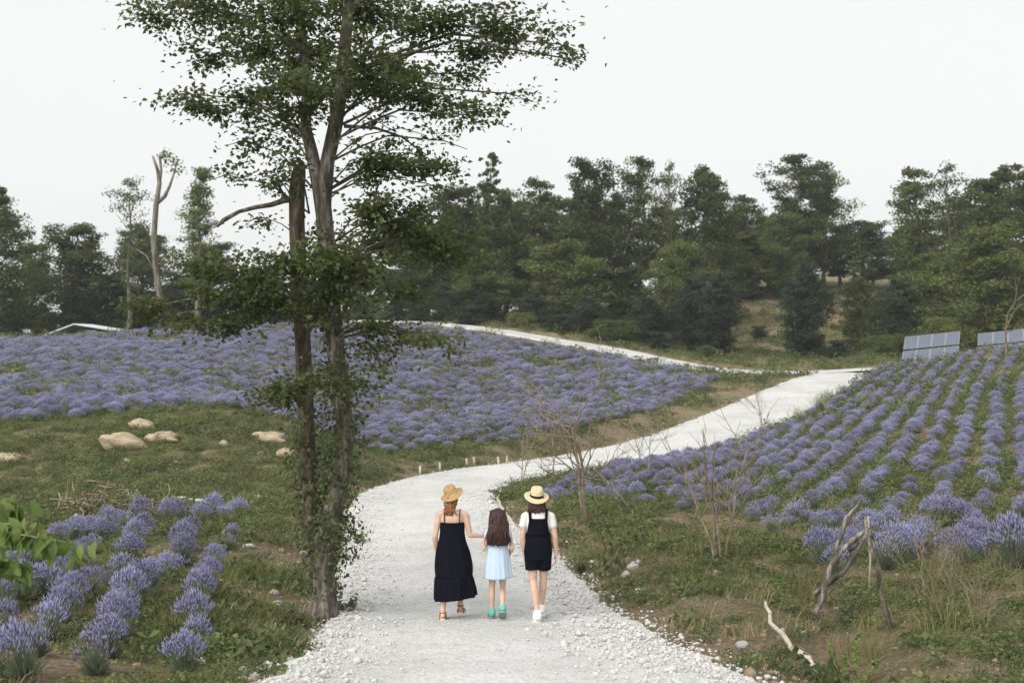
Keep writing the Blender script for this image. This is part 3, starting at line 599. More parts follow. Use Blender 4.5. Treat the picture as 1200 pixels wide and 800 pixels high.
FOREST = [ # kind, px, depth, top y, width px, variant
 ('tall', 636, 106, 212, 85, 0), ('round', 690, 105, 198, 95, 1), ('tall', 752, 106, 186, 80, 1), ('round', 826, 108, 206, 95, 0), ('tall', 872, 124, 232, 85, 0),
 ('tall', 932, 123, 182, 95, 1), ('round', 966, 125, 205, 80, 1), ('tall', 1078, 106, 196, 85, 0), ('round', 1175, 104, 205, 120, 0), ('round', 1222, 98, 215, 110, 1),
 ('round', 535, 106, 225, 110, 1), ('round', 480, 108, 262, 110, 0), ('round', 592, 108, 232, 90, 0), ('round', 420, 110, 300, 100, 1), ('round', 718, 113, 238, 90, 0), ('round', 786, 115, 248, 80, 1),
 ('round', 658, 115, 238, 90, 1), ('round', 900, 128, 258, 100, 0), ('round', 1022, 124, 262, 100, 1), ('round', 1130, 116, 240, 120, 0), ('round', 850, 124, 262, 110, 0), ('round', 560, 118, 252, 130, 0),
 ('round', 500, 122, 285, 130, 1), ('round', 1060, 124, 272, 120, 0), ('round', 985, 128, 268, 120, 1), ('round', 610, 124, 268, 130, 1), ('round', 1240, 118, 245, 130, 1), ('round', 940, 132, 272, 120, 0)]
LM = [(575, 'the spire-topped tree'), (786, 'the wispy half-bare treetop'), (842, 'the very dark evergreen'), (945, 'the dark round-crowned tree'), (1008, 'the conical tree'), (1112, 'the half-bare tree'), (1180, 'the light green spreading tree')]
for kd, px, d, ty, wp, vr in FOREST:
    lm = min(LM, key=lambda q: abs(q[0] - px)); rank = 'front' if d < 110 else 'second' if d < 120 else 'back'
    lb = ('tall open-topped' if kd == 'tall' else 'broad leafy') + ' tree in the ' + rank + ' rank of the wood near ' + lm[1]
    plant_tree(kd, px, d, ty, wp, lb, 'tree', WOOD if kd == 'round' else 'tall trees topping the wood', var=vr)
plant_tree('cone', 575, 104, 176, 85, 'pointed spire-topped tree rising from the wood beyond the far road', name='spire_tree')
plant_tree('sparse', 1112, 104, 192, 70, 'thin half-bare tree with sky between its branches behind the solar panels', name='sparse_tree')
plant_tree('sparse', 786, 106, 190, 40, 'wispy half-bare treetop between two tall wood trees', name='sparse_tree')
for px, d, ty, wp, vr in [(660, 101, 290, 105, 0), (735, 103, 315, 80, 1), (795, 100, 290, 80, 0), (872, 120, 275, 70, 1), (920, 119, 255, 75, 0), (560, 101, 300, 110, 1), (1090, 99, 300, 80, 1)]:
    plant_tree('pale', px, d, ty, wp, 'lighter green bushy tree standing at the front edge of the wood', 'tree', 'bushy trees at the wood edge', var=vr)
plant_tree('dark', 842, 93, 328, 55, 'very dark dense evergreen standing in the dry grass above the far road', name='evergreen_tree')
plant_tree('dark', 815, 95, 330, 60, 'dark evergreen behind the densest evergreen above the far road', name='evergreen_tree')
plant_tree('dark', 945, 92, 318, 62, 'dark round-crowned tree on a short trunk beside the terraced dry grass', name='round_tree')
plant_tree('cone', 1008, 94, 268, 62, 'conical dark green tree left of the solar panels by the brush pile', name='conical_tree')
plant_tree('dark', 1055, 92, 330, 62, 'low dark bushy tree just behind the first solar panel', name='bushy_tree')
plant_tree('pale', 1160, 86, 272, 130, 'light green spreading tree behind the solar panels', name='spreading_tree')
for px, d, ty, wp, vr in [(520, 100, 335, 90, 0), (625, 98, 345, 80, 1), (690, 97, 350, 80, 1), (570, 99, 350, 80, 1), (470, 101, 345, 80, 0), (760, 97, 352, 60, 1)]:
    plant_tree('dark', px, d, ty, wp, 'low dark understorey tree filling the foot of the wood', 'tree', 'understorey at the wood edge', var=vr)
for px, d, ty, wp, vr in [(610, 96, 368, 40, 0), (655, 94, 372, 45, 1), (720, 93, 378, 50, 0), (775, 91, 392, 42, 1), (700, 92, 386, 36, 0), (980, 90, 402, 30, 1), (1035, 88, 396, 40, 0), (890, 104, 384, 22, 1), (545, 97, 362, 44, 1), (830, 89, 408, 34, 0), (450, 101, 366, 50, 0), (490, 100, 362, 50, 1), (410, 103, 364, 50, 0), (1110, 84, 378, 60, 0), (1065, 82, 395, 44, 0)]:
    plant_tree('shrub', px, d, ty, wp, 'low scrubby shrub on the bank between the far road and the wood', 'shrub', 'shrubs on the far bank', 'shrub', vr)
# trees over the crest to the left
plant_tree('round', -8, 96, 232, 110, 'large leafy tree at the end of the row beyond the hillside field', name='crest_tree')
plant_tree('round', 92, 101, 268, 115, 'rounded dark tree behind the white-roofed shed', name='crest_tree', var=1)
plant_tree('round', 40, 106, 290, 80, 'leafy tree filling the gap left of the white-roofed shed tree', name='crest_tree', var=1)
plant_tree('round', 165, 104, 272, 90, 'leafy tree behind the tall pollarded snag', name='crest_tree')
plant_tree('round', 245, 105, 290, 95, 'leafy tree behind the slim poplar', name='crest_tree', var=1)
plant_tree('round', 310, 107, 318, 90, 'low leafy tree on the crest behind the two-stemmed roadside tree', name='crest_tree')
plant_tree('dark', 370, 104, 330, 80, 'dark low tree on the crest behind the ivy-covered trunks', name='crest_tree')
plant_tree('dark', 215, 101, 325, 90, 'dark low tree on the crest between snag and poplar', name='crest_tree')
plant_tree('dark', 130, 101, 325, 80, 'dark low tree on the crest right of the white-roofed shed', name='crest_tree')
plant_tree('dark', 285, 102, 338, 80, 'dark low tree on the crest right of the slim poplar', name='crest_tree')
for k, px in enumerate(range(-20, 440, 38)):
    plant_tree('shrub', px, 104, 352 + 10 * (k % 3), 66, 'scrubby shrub in the hedge along the crest beyond the hillside field', 'shrub', 'hedge shrubs along the crest', 'crest_shrub', k)
plant_tree('sparse', 150, 97, 208, 60, 'sparse thin-leaved tree left of the tall pollarded snag', name='sparse_tree')
plant_tree('slim', 231, 92, 196, 46, 'slim pale-trunked poplar with a narrow crown on the crest', name='poplar_tree')
# tall pollarded snag
def px_tube(mb, rows, rscale=1.0, seg=8, wob=.1):
    p = np.array([P(a, b, d) for a, b, d, r in rows]); mb.tube(p, [r / FPX * d * rscale for a, b, d, r in rows], seg, True, wob)
D0 = 88; base = hit(190, 386); D0 = min(base[1], 92)
mb = MB(); x0 = P(190, 386, D0); zb = gz(x0[0], D0)
px_tube(mb, [(191, 400 - (zb - .4 - CAMZ) / D0 * FPX, D0, 6.5), (188, 350, D0, 4.2), (182, 310, D0, 3.7), (180, 280, D0, 3.5), (183, 240, D0, 3.3), (187, 215, D0, 2.6), (185, 200, D0, 2), (179, 183, D0, 1.4)])
px_tube(mb, [(187, 212, D0, 2.2), (189, 200, D0, 1.7), (187, 182, D0, 1.5)])
px_tube(mb, [(184, 238, D0, 2.6), (193, 230, D0, 2.4), (199, 218, D0, 1.7), (205, 200, D0, .9), (207, 190, D0, .5)])
px_tube(mb, [(181, 318, D0, 1.2), (172, 300, D0, .8), (160, 292, D0 + 1, .5)])
snag = thing('pollarded_snag', 'tall bare pollarded trunk with sawn forked top on the crest', 'tree', (x0[0], D0, zb))
me = mb.mesh('trunk', M['bark_grey']); o = link('trunk', me, snag); o.matrix_parent_inverse = Matrix.Translation((-x0[0], -D0, -zb))
rgs = np.random.default_rng(5); pp = np.concatenate([P(a, b, D0) + rgs.normal(0, .28, (c, 3)) * [1, 1, .8] for a, b, c in [(195, 181, 60), (205, 190, 40), (210, 200, 30), (190, 186, 20), (200, 200, 12)]])
V, F, T = leaves(pp, rgs.normal(size=pp.shape) + [0, 0, .6], .26, 1.5, rgs); o = tag(link('crown', fast_mesh('crown', V, F, M['wood_a'], T), snag), None, kind='stuff'); o.matrix_parent_inverse = Matrix.Translation((-x0[0], -D0, -zb))

# ------------------------------------------------------------------ the two-stemmed roadside tree
TD = 15.8; tb = P(380, 717, TD); tb[2] = gz(tb[0], tb[1])
INV = Matrix.Translation((-tb[0], -tb[1], -tb[2]))
tree = thing('roadside_tree', 'tall ivy-clad tree with two stems and layered leafy branches beside the gravel road', 'tree', tuple(tb))
def part(name, me, root, inv, kind=None): o = link(name, me, root); o.matrix_parent_inverse = inv; return tag(o, None, kind=kind)
mb = MB()
px_tube(mb, [(378, 728, TD, 21), (380, 712, TD, 17), (381, 690, TD, 13), (379, 655, TD, 12), (386, 612, TD, 11.5), (398, 565, TD, 10.5), (405, 515, TD, 10), (401, 470, TD, 10), (394, 420, TD, 10.5), (389, 370, TD, 10.5), (385, 320, TD, 10.5), (382, 275, TD, 10), (379, 240, TD, 9.5), (384, 190, TD, 8.5), (392, 150, TD, 8.5), (400, 105, TD, 8), (404, 55, TD, 7), (409, 0, TD, 6.2), (413, -70, TD, 5), (410, -150, TD, 3)], seg=14, wob=.13)
px_tube(mb, [(380, 262, TD, 9), (374, 222, TD, 8), (366, 180, TD, 7.5), (358, 150, TD + .1, 6.5), (360, 90, TD + .2, 6), (354, 40, TD + .3, 5.5), (350, -10, TD + .4, 5), (342, -90, TD + .5, 3.2)], seg=12, wob=.13)
part('trunk', mb.mesh('trunk', M['bark']), tree, INV)
mb = MB(); TB = TD + .55
px_tube(mb, [(378, 705, TD + .1, 11), (371, 670, TD + .25, 10), (365, 610, TD + .4, 9.5), (361, 540, TB, 9.5), (358, 470, TB, 9.5), (355, 400, TB, 9.5), (351, 330, TB, 9.5), (348, 265, TB, 9.5), (348, 225, TB, 9.5), (350, 203, TB, 8.5), (353, 194, TB, 5), (354, 188, TB, 1.5)], seg=14, wob=.12)
tag(part('broken_stem', mb.mesh('broken_stem', M['bark_red']), tree, INV), 'reddish second stem broken off at the top')
# foliage sprays: centre px, half sizes px, depth offset, leaves, trunk attach py, stem
SPR = [ (345, 188, 26, 12, -.5, 110, 250, 1), (335, 215, 22, 12, -.3, 60, 255, 1), (255, 12, 95, 22, 0.2, 900, 60, 1), (170, 18, 42, 12, .4, 220, 60, 1), (330, 15, 80, 26, -.5, 900, 50, 1), (430, 12, 80, 26, .5, 900, 60, 0), (520, 22, 80, 22, -.3, 800, 70, 0), (600, 32, 46, 14, -.2, 330, 80, 0), (575, 60, 60, 16, .6, 380, 110, 0), (655, 52, 28, 14, -.3, 140, 90, 0),
 (672, 70, 14, 4, -.3, 26, 90, 0), (360, 60, 80, 30, .9, 800, 110, 1), (430, 70, 70, 26, -.9, 700, 130, 0), (300, 55, 60, 20, -.8, 480, 110, 1), (245, 65, 45, 14, .8, 240, 110, 1), (330, 95, 60, 16, -1.2, 420, 140, 1), (385, 100, 62, 22, 1.3, 520, 170, 0), (450, 100, 55, 18, .3, 420, 150, 0), (235, 122, 48, 10, -.3, 300, 165, 1), (290, 118, 45, 14, .3, 320, 165, 1), (350, 125, 50, 14, -.6, 360, 180, 1), (215, 110, 16, 6, .2, 40, 160, 1),
 (500, 112, 52, 13, -.5, 400, 170, 0), (550, 135, 30, 10, -.7, 200, 165, 0), (470, 85, 60, 16, 1.0, 360, 150, 0), (545, 85, 60, 22, 1.2, 170, 140, 0), (600, 110, 40, 22, .8, 70, 150, 0), (520, 165, 62, 24, .9, 110, 190, 0), (470, 150, 60, 26, .4, 110, 190, 0), (500, 215, 40, 16, .8, 60, 230, 0),
 (440, 183, 34, 12, -.8, 340, 225, 0), (485, 195, 45, 10, -.7, 320, 225, 0), (525, 192, 20, 6, -.6, 70, 225, 0), (445, 205, 30, 8, -.5, 120, 240, 0), (285, 165, 55, 20, .6, 110, 225, 1), (265, 205, 40, 24, .3, 60, 250, 1), (320, 200, 36, 28, .2, 110, 260, 1), (310, 255, 30, 14, .4, 50, 280, 1), (330, 150, 40, 16, .5, 150, 205, 1),
 (440, 245, 38, 18, -1.0, 420, 300, 0), (480, 262, 55, 22, -.6, 640, 300, 0), (520, 290, 48, 16, -.4, 420, 310, 0), (550, 310, 28, 9, -.3, 130, 310, 0), (440, 285, 45, 22, .9, 460, 330, 0), (420, 320, 44, 22, -.9, 460, 350, 0), (470, 330, 34, 20, .8, 240, 350, 0), (500, 250, 30, 14, 1.0, 160, 290, 0),
 (390, 305, 40, 18, -1.3, 400, 350, 0), (340, 310, 45, 16, -.8, 460, 350, 1), (290, 322, 50, 18, -.3, 520, 360, 1), (235, 318, 28, 14, -.2, 230, 350, 1), (250, 350, 40, 10, -.4, 220, 365, 1), (320, 348, 44, 13, -.2, 330, 375, 1), (375, 345, 40, 16, -1.0, 320, 380, 0), (360, 370, 30, 10, -.8, 150, 395, 0),
 (163, 362, 20, 15, -.1, 170, 368, 1), (190, 372, 20, 8, -.1, 100, 372, 1), (225, 382, 26, 9, -.5, 170, 375, 1), (265, 378, 30, 10, -.4, 190, 380, 1), (290, 366, 24, 10, -.3, 130, 380, 1),
 (440, 383, 34, 8, -.8, 210, 395, 0), (485, 390, 24, 8, -.8, 150, 395, 0), (512, 398, 18, 8, -.9, 110, 395, 0), (535, 412, 10, 4, -.9, 24, 398, 0), (455, 408, 20, 8, -.7, 60, 400, 0), (460, 430, 12, 16, -.7, 40, 405, 0), (430, 420, 14, 12, -.6, 40, 405, 0),
 (335, 455, 34, 11, -.8, 240, 480, 1), (372, 446, 30, 14, -1.0, 240, 470, 0), (312, 466, 18, 7, -.8, 90, 480, 1), (345, 470, 26, 8, -.6, 110, 490, 1), (420, 445, 18, 14, -.6, 90, 470, 0),
 (390, -50, 150, 40, .4, 900, 0, 0), (300, -45, 110, 34, -.4, 600, 20, 1), (500, -40, 110, 34, .0, 600, 20, 0), (390, -120, 90, 40, 0, 600, -60, 0)]
rgt = np.random.default_rng(99); random.seed(5)
def stem_pt(py, s):
    A = [(717, 380), (612, 386), (515, 404), (420, 393), (320, 384), (240, 379), (150, 392), (55, 404), (-70, 413), (-150, 410)]
    B = [(712, 378), (540, 362), (400, 355), (265, 348), (240, 372), (180, 366), (150, 358), (40, 354), (-90, 342)]
    L = A if s == 0 else B; ys = [-q[0] for q in L]; xs = [q[1] for q in L]
    return P(np.interp(-py, ys, xs), py, TD if s == 0 or py < 235 else TB)
mbb = MB(); lp, ln, lt, la = [], [], [], []
for cx, cy, rx, ry, dz, nlv, ap, s in SPR:
    c = P(cx, cy, TD + dz); rxm, rym = rx / FPX * TD, ry / FPX * TD; b = stem_pt(ap, s)
    out = unit((c - b) * [1, 1, .2]); tip = c + out * rxm * .55 - [0, 0, rym * .4]; m1 = b + (c - b) * .5 + [0, 0, .12 * np.linalg.norm(c - b)]
    Lb = np.linalg.norm(c - b); r0 = .008 + .0055 * Lb; mbb.tube([b, b * .45 + m1 * .55 + [0, 0, .02], m1, c * .6 + m1 * .4, c, tip], [r0, r0 * .85, r0 * .7, r0 * .55, .009, .004], 6, False)
    nt_ = max(3, int(nlv / 28)); per = int(nlv * 1.65 / nt_)
    for k in range(nt_):
        q = rgt.normal(size=3); q = unit(q) * rgt.random() ** .4 * 1.22; e = c + q * [rxm, max(.5, rxm * .8), rym * 1.25]; st_ = c + (e - c) * .15 + (b - c) * min(.35, .3 / max(Lb, .3)) * rgt.random()
        mbb.tube([st_, (st_ + e) / 2 + [0, 0, .03], e], [.006, .0045, .002], 4, False)
        u = rgt.random(per) ** .7; ctr = st_ + (e - st_) * (u * 1.15)[:, None]; spread = np.clip(rgt.normal(0, 1, (per, 3)), -1.7, 1.7) * [.10, .10, .05] * np.where(rgt.random((per, 1)) < .22, 2.6, 1.); lp.append(ctr + spread)
        ln.append(rgt.normal(size=(per, 3)) * .7 + [0, -.15, .9] + unit(e - c) * .2); lt.append(np.clip(rgt.normal(.45, .2, per) + rgt.normal(0, .12), 0, 1)); la.append(spread + unit(e - st_) * .08 - [0, 0, .03])
part('branches', mbb.mesh('branches', M['bark']), tree, INV, 'stuff')
p, n0, t, ax = map(np.concatenate, (lp, ln, lt, la))
V, F, T = leaves(p, n0, .072 * rgt.uniform(.6, 1.4, len(p)), 1.45, rgt, t, ax); part('crown', fast_mesh('crown', V, F, M['leaf'], T), tree, INV, 'stuff')
mb = MB(); px_tube(mb, [(343, 233, TB, 4), (332, 235, TB, 3.4), (318, 240, TB, 3), (300, 243, TB - .1, 2.6), (280, 248, TB - .2, 2.2), (262, 258, TB - .3, 2.8), (254, 266, TB - .3, 1.4)]); px_tube(mb, [(335, 233, TB, 2), (325, 215, TB, 1.5), (312, 205, TB, .9)]); part('bare_branch', mb.mesh('bare_branch', M['bark']), tree, INV); mb = MB(); px_tube(mb, [(404, 148, TD, 2.4), (440, 150, TD + .3, 1.8), (470, 160, TD + .6, 1.2), (500, 182, TD + .8, .7)])
part('bare_branch', mb.mesh('bare_branch', M['bark']), tree, INV)
# ivy climbing both stems
lp, ln = [], []
for (y0, y1, s, rr, n) in [(700, 480, 0, .20, 1500), (690, 480, 1, .21, 1400), (480, 260, 0, .17, 1300), (480, 270, 1, .13, 260), (660, 600, 0, .34, 620), (600, 520, 1, .30, 560), (640, 560, 0, .30, 480), (560, 500, 0, .26, 420), (340, 270, 0, .26, 420), (500, 430, 0, .22, 200)]:
    n = int(n * .62); py = rgt.uniform(y1, y0, n); a = rgt.random(n) * 6.283; r = np.abs(rgt.normal(rr, .075, n)) * (.75 + .5 * vnoise(py / 14, a * 1.2, 3)); c = np.array([stem_pt(q, s) for q in py])
    o3 = np.stack([np.cos(a), np.sin(a), np.zeros(n)], 1); lp.append(c + o3 * r[:, None]); ln.append(o3 + rgt.normal(0, .45, (n, 3)) + [0, 0, .35])
p, n0 = np.concatenate(lp), np.concatenate(ln); V, F, T = leaves(p, n0, .060 * rgt.uniform(.6, 1.35, len(p)), 1.2, rgt); part('ivy', fast_mesh('ivy', V, F, M['ivy'], T), tree, INV, 'stuff')

# ------------------------------------------------------------------ leafy sapling reaching in at the left
sb = P(-75, 700, 8.6); sb[2] = gz(sb[0], sb[1]); SI = Matrix.Translation((-sb[0], -sb[1], -sb[2]))
sap = thing('leafy_sapling', 'bright green leafy branch of a young tree reaching over the lavender bed', 'sapling', tuple(sb)); mb = MB(); SDp = 8.6
mb.tube([sb - [0, 0, .1], P(-70, 620, SDp), P(-60, 570, SDp), P(-50, 520, SDp)], [.022, .017, .012, .004], 8)
TW = [[(-65, 620, 8.6), (-20, 610, 8.5), (20, 615, 8.4), (45, 625, 8.4)], [(-65, 630, 8.6), (0, 622, 8.4), (60, 632, 8.3), (112, 640, 8.3)], [(-62, 600, 8.6), (-20, 596, 8.7), (8, 588, 8.7), (22, 596, 8.7)], [(-66, 650, 8.6), (-25, 650, 8.5), (10, 655, 8.5), (30, 662, 8.5)]]
lp, la, ln = [], [], []
for tw in TW:
    q = np.array([P(*a) for a in tw]); mb.tube(q, [.008, .006, .004, .002], 6)
    for k in range(52):
        u = rgt.random() * 1.9 + 1.1; i = int(min(u, 2.99)); c = q[i] + (q[i + 1] - q[i]) * (u - i); d_ = rgt.normal(0, .7, 3) * [1, 1, .3] + [0.2, 0, -1.1]; d_ = unit(d_); lp.append(c + d_ * .075 + rgt.normal(0, .035, 3)); la.append(d_); ln.append(rgt.normal(size=3) * .6 + [0, -.6, .5])
lp, la, ln = map(np.array, (lp, la, ln)); nl = len(lp); nrm = ln - la * (ln * la).sum(1, keepdims=True); nrm /= np.linalg.norm(nrm, axis=1, keepdims=True); sdv = np.cross(nrm, la); L = (.07 * rgt.uniform(.7, 1.25, nl))[:, None]; W = L * .42
ring = [(-1, 0, 0), (-.55, .75, .08), (0, 1, .12), (.5, .62, .02), (1, 0, -.3), (.5, -.62, .02), (0, -1, .12), (-.55, -.75, .08), (0, 0, 0)]
V = np.stack([lp + la * L * a + sdv * W * b + nrm * L * c for a, b, c in ring], 1).reshape(-1, 3); i = np.arange(nl)[:, None] * 9; F = np.concatenate([i + [8, k, (k + 1) % 8] for k in range(8)], 1).reshape(-1, 3)
o = part('stem', mb.mesh('stem', M['twig']), sap, SI); part('leaves', fast_mesh('leaves', V, F, M['fresh'], np.repeat(rgt.random(nl), 9), True), sap, SI, 'stuff')

# ------------------------------------------------------------------ rocks
def rock(px, py, wpx, hpx, label, m='boulder', seed=1, name='boulder', group=None, cat='rock', yaw=0, tilt=0):
    h = hit(px, py); s = h[1] / FPX; V, F = rock_verts(seed, 3 if wpx > 14 else 2); me = fast_mesh(name, V, F, M[m], None, wpx < 14)
    o = link(name, me, None, (h[0], h[1], h[2] + hpx * s * .15)); o.scale = (wpx * s / 2, wpx * s * .36, hpx * s * .62); o.rotation_euler = (0, tilt, yaw); return tag(o, label, cat, group)
rock(146, 524, 56, 22, 'largest flat-topped tan boulder on the grassy bank', seed=4, tilt=R(13)); rock(168, 502, 34, 14, 'reddish brown rock just above the flat-topped boulder', seed=5, tilt=R(16))
rock(190, 517, 44, 14, 'low brown rock right of the flat-topped boulder', seed=6); rock(316, 517, 40, 16, 'broad low tan rock below the hillside field near the ivy-clad tree', seed=7)
rock(336, 536, 22, 14, 'pale rounded rock tucked behind the broken stem', seed=8); rock(262, 522, 12, 10, 'small pale rock alone on the open grassy bank', seed=9); rock(10, 540, 30, 12, 'low tan rock on the bank above the leafy sapling', seed=10)
rock(148, 543, 10, 7, 'small stone below the flat-topped boulder', seed=13); rock(205, 545, 12, 8, 'small stone below the low brown rock', seed=14); rock(305, 533, 10, 6, 'small stone under the broad low tan rock', seed=15)
rs = random.Random(3)
for k in range(38):
    if k < 24: px, py = rs.uniform(285, 392), rs.uniform(640, 800); px -= max(0, (py - 690)) * .75; 
    else: px, py = rs.choice([(rs.uniform(690, 760), rs.uniform(655, 700)), (rs.uniform(860, 960), rs.uniform(740, 800)), (rs.uniform(575, 610), rs.uniform(570, 620))])
    rock(px, py, rs.uniform(7, 17), rs.uniform(5, 10), 'white limestone chunk lying in the grass beside the gravel road', 'gravel', 20 + k, 'roadside_stone', 'white stones beside the road', 'stone', rs.uniform(0, 3))

# ------------------------------------------------------------------ bare shrubs, sticks, stakes
M['drywood'] = bark_mat('dry_stalks', [(.16, .13, .08), (.27, .22, .145), (.38, .33, .24)], 10)
def branchy(base, top, r0, seed, n=9, spread=.5, depth=3, mb=None, droop=0.):
    rg = np.random.default_rng(seed); mb = mb or MB()
    def grow(a, dv, L, r, lev):
        k = 4; p = [a]; d_ = dv.copy()
        for i in range(k): d_ = unit(d_ + rg.normal(0, .13, 3) + [0, 0, .04 - droop]); p.append(p[-1] + d_ * L / k)
        mb.tube(p, np.linspace(r, r * .45, k + 1), 7 if lev == 0 else 4, False, .1)
        if lev < depth:
            for j in range(n if lev == 0 else max(2, int(n * .5))):
                u = rg.uniform(.35, 1.0) * k; i = min(int(u), k - 1); s = p[i] + (p[i + 1] - p[i]) * (u - i)
                nd = unit(d_ + rg.normal(0, spread, 3)); grow(s, nd, L * rg.uniform(.35, .62), r * .48, lev + 1)
    v = np.asarray(top) - np.asarray(base); L = np.linalg.norm(v); grow(np.asarray(base, float), v / L, L, r0, 0); return mb
def bare(px, py, tops, r0, seed, label, m='twig', name='bare_shrub', group=None, cat='shrub', **kw):
    h = hit(px, py); t = thing(name, label, cat, tuple(h), 0, group)
    for k, (tx, ty, dd) in enumerate(tops):
        mb = MB(); q = P(tx, ty, h[1] + dd); branchy(h - [0, 0, .1] + np.array([.04 * (k - 1), .05 * (k % 2), 0]), q, r0, seed + k, mb=mb, **kw)
        part('stem', mb.mesh('stem', M[m]), t, Matrix.Translation(-Vector(h)))
    return t
bare(688, 612, [(684, 478, 0), (690, 520, .2)], .04, 40, 'thin bare tree with fine twiggy crown standing beside the leaning pole', name='bare_tree', cat='tree', n=9, spread=.6, depth=3)
bare(842, 655, [(800, 545, .3), (828, 548, -.2), (848, 530, .2), (880, 525, .5), (868, 575, -.4)], .022, 50, 'multi-stemmed leafless shrub fanning out from one base', n=7, spread=.45, depth=2)
for px, py, ty, lb in [(612, 575, 500, 'thin leafless sapling at the bend of the road'), (648, 566, 470, 'leafless twiggy sapling between road bend and thin bare tree'), (760, 560, 500, 'leafless sapling in the lavender right of the thin bare tree'), (895, 500, 455, 'small bare bush at the edge of the rising road')]:
    bare(px, py, [(px + 4, ty, .2), (px - 12, ty + 14, -.2)], .02, int(px), lb, name='bare_sapling', n=8, spread=.55, depth=2)
bare(1180, 425, [(1181, 345, 0)], .06, 61, 'thin bare stemmed tree in front of the second solar panel', name='thin_tree', cat='tree', n=5, spread=.5, depth=2)
for px, py, s in [(1110, 735, 0), (1150, 745, 1), (1085, 705, 2)]:
    bare(px, py, [(px - 22, py - 75, .1), (px + 8, py - 85, 0), (px + 28, py - 66, -.1), (px - 5, py - 60, -.2)], .006, 70 + s, 'dry wiry straw-coloured bush on the slope above the gully', 'drywood', 'dry_bush', 'dry bushes above the gully', n=9, spread=.4, depth=2)
def stick(rows, r, label, m='dead', name='fallen_branch', cat='branch', sink=.04):
    pts = []
    for px, py, lift in rows: h = hit(px, py); pts.append(h + [0, 0, lift - sink if lift == 0 else lift])
    pts = np.array(pts); q = np.concatenate([pts[i] + (pts[i + 1] - pts[i]) * np.linspace(0, 1, 5)[:-1, None] for i in range(len(pts) - 1)] + [pts[-1:]]); q[1:-1] += np.random.default_rng(len(label)).normal(0, r * .4, (len(q) - 2, 3))
    mb = MB(); mb.tube(q, np.linspace(r, r * .55, len(q)), 8, True, .12); o = link(name, mb.mesh(name, M[m])); return tag(o, label, cat)
stick([(960, 797, .06), (930, 768, .09), (905, 744, .13), (897, 727, .22)], .035, 'pale crooked branch lying at the edge of the road bank', 'pale')
stick([(622, 642, .03), (606, 622, .05), (592, 604, .08), (583, 590, .12), (588, 578, .10)], .045, 'white curved branch lying on the road edge beyond the girl', 'pale')
stick([(203, 588, .10), (235, 594, .12), (272, 602, .10)], .05, 'pale log lying behind the lavender bed', 'pale', 'log', 'log')
# the leaning pole beside the thin tree
b = hit(756, 615); tpt = P(694, 546, b[1] + .5); mb = MB(); mb.tube([b - [0, 0, .1], (b + tpt) / 2 + [0, 0, .02], tpt], [.035, .032, .026], 8, True, .08); tag(link('leaning_pole', mb.mesh('leaning_pole', M['dead'])), 'weathered grey pole leaning towards the thin bare tree', 'pole')
# broken dead tree by the gully
h = hit(950, 728); dd = h[1]; DI = Matrix.Translation(-Vector(h)); t = thing('dead_snag', 'grey broken dead branches propped together above the gully', 'dead tree', tuple(h))
for rows, m in [([(948, 735, dd, 4), (956, 716, dd, 3.2), (964, 700, dd, 3.8), (968, 680, dd, 3.4), (976, 662, dd, 3.6), (986, 645, dd, 3), (1000, 632, dd, 3.2), (1016, 620, dd, 2)], 'dead'), ([(980, 660, dd + .1, 3.2), (979, 642, dd + .1, 3.4), (987, 626, dd + .1, 2.4), (992, 606, dd + .1, 2.6), (1003, 594, dd + .1, 1.8), (1010, 584, dd + .1, 1)], 'bark'), ([(954, 696, dd + .2, 2.6), (972, 682, dd + .2, 3), (988, 670, dd + .2, 2.4), (1002, 650, dd + .2, 2.8), (1010, 636, dd + .2, 2), (1018, 618, dd + .2, 1.4)], 'bark')]:
    mb = MB(); px_tube(mb, rows, 1, 9, .4); part('branch', mb.mesh('branch', M[m]), t, DI)
h2 = hit(1045, 737); mb = MB(); d2 = h2[1]; px_tube(mb, [(1046, 742, d2, 2.6), (1038, 715, d2, 3.2), (1031, 690, d2, 2.8), (1029, 665, d2, 3.2), (1022, 645, d2, 2.6), (1016, 625, d2 + .1, 2.8), (1014, 604, d2 + .2, 1.5)], 1, 8, .2); part('branch', mb.mesh('branch', M['dead']), t, DI)
b = hit(1018, 700); mb = MB(); mb.tube([b - [0, 0, .15], P(1020, 650, b[1]), P(1017, 605, b[1])], [.018, .017, .014], 7, True, .1); tag(link('wooden_stake', mb.mesh('wooden_stake', M['pale'])), 'thin straight wooden stake standing behind the broken dead branches', 'stake')
for px, py in [(492, 556), (516, 552), (548, 548), (556, 546), (585, 545), (594, 544), (88, 612), (99, 616), (97, 604), (126, 612), (150, 610), (164, 604), (272, 592), (256, 596), (302, 590)]:
    b = hit(px, py); s = b[1] / FPX; mb = MB(); a = rs.uniform(-.25, .25); mb.tube([b - [0, 0, .1], b + [a * 9 * s, 0, 10 * s]], [1.6 * s, 1.3 * s], 6, True, .15)
    left = px < 400; tag(link('wooden_peg', mb.mesh('wooden_peg', M['pale'])), 'short wooden peg standing behind the lavender bed' if left else 'short wooden peg on the bank at the bend of the road', 'peg', 'pegs behind the bed' if left else 'pegs at the road bend')
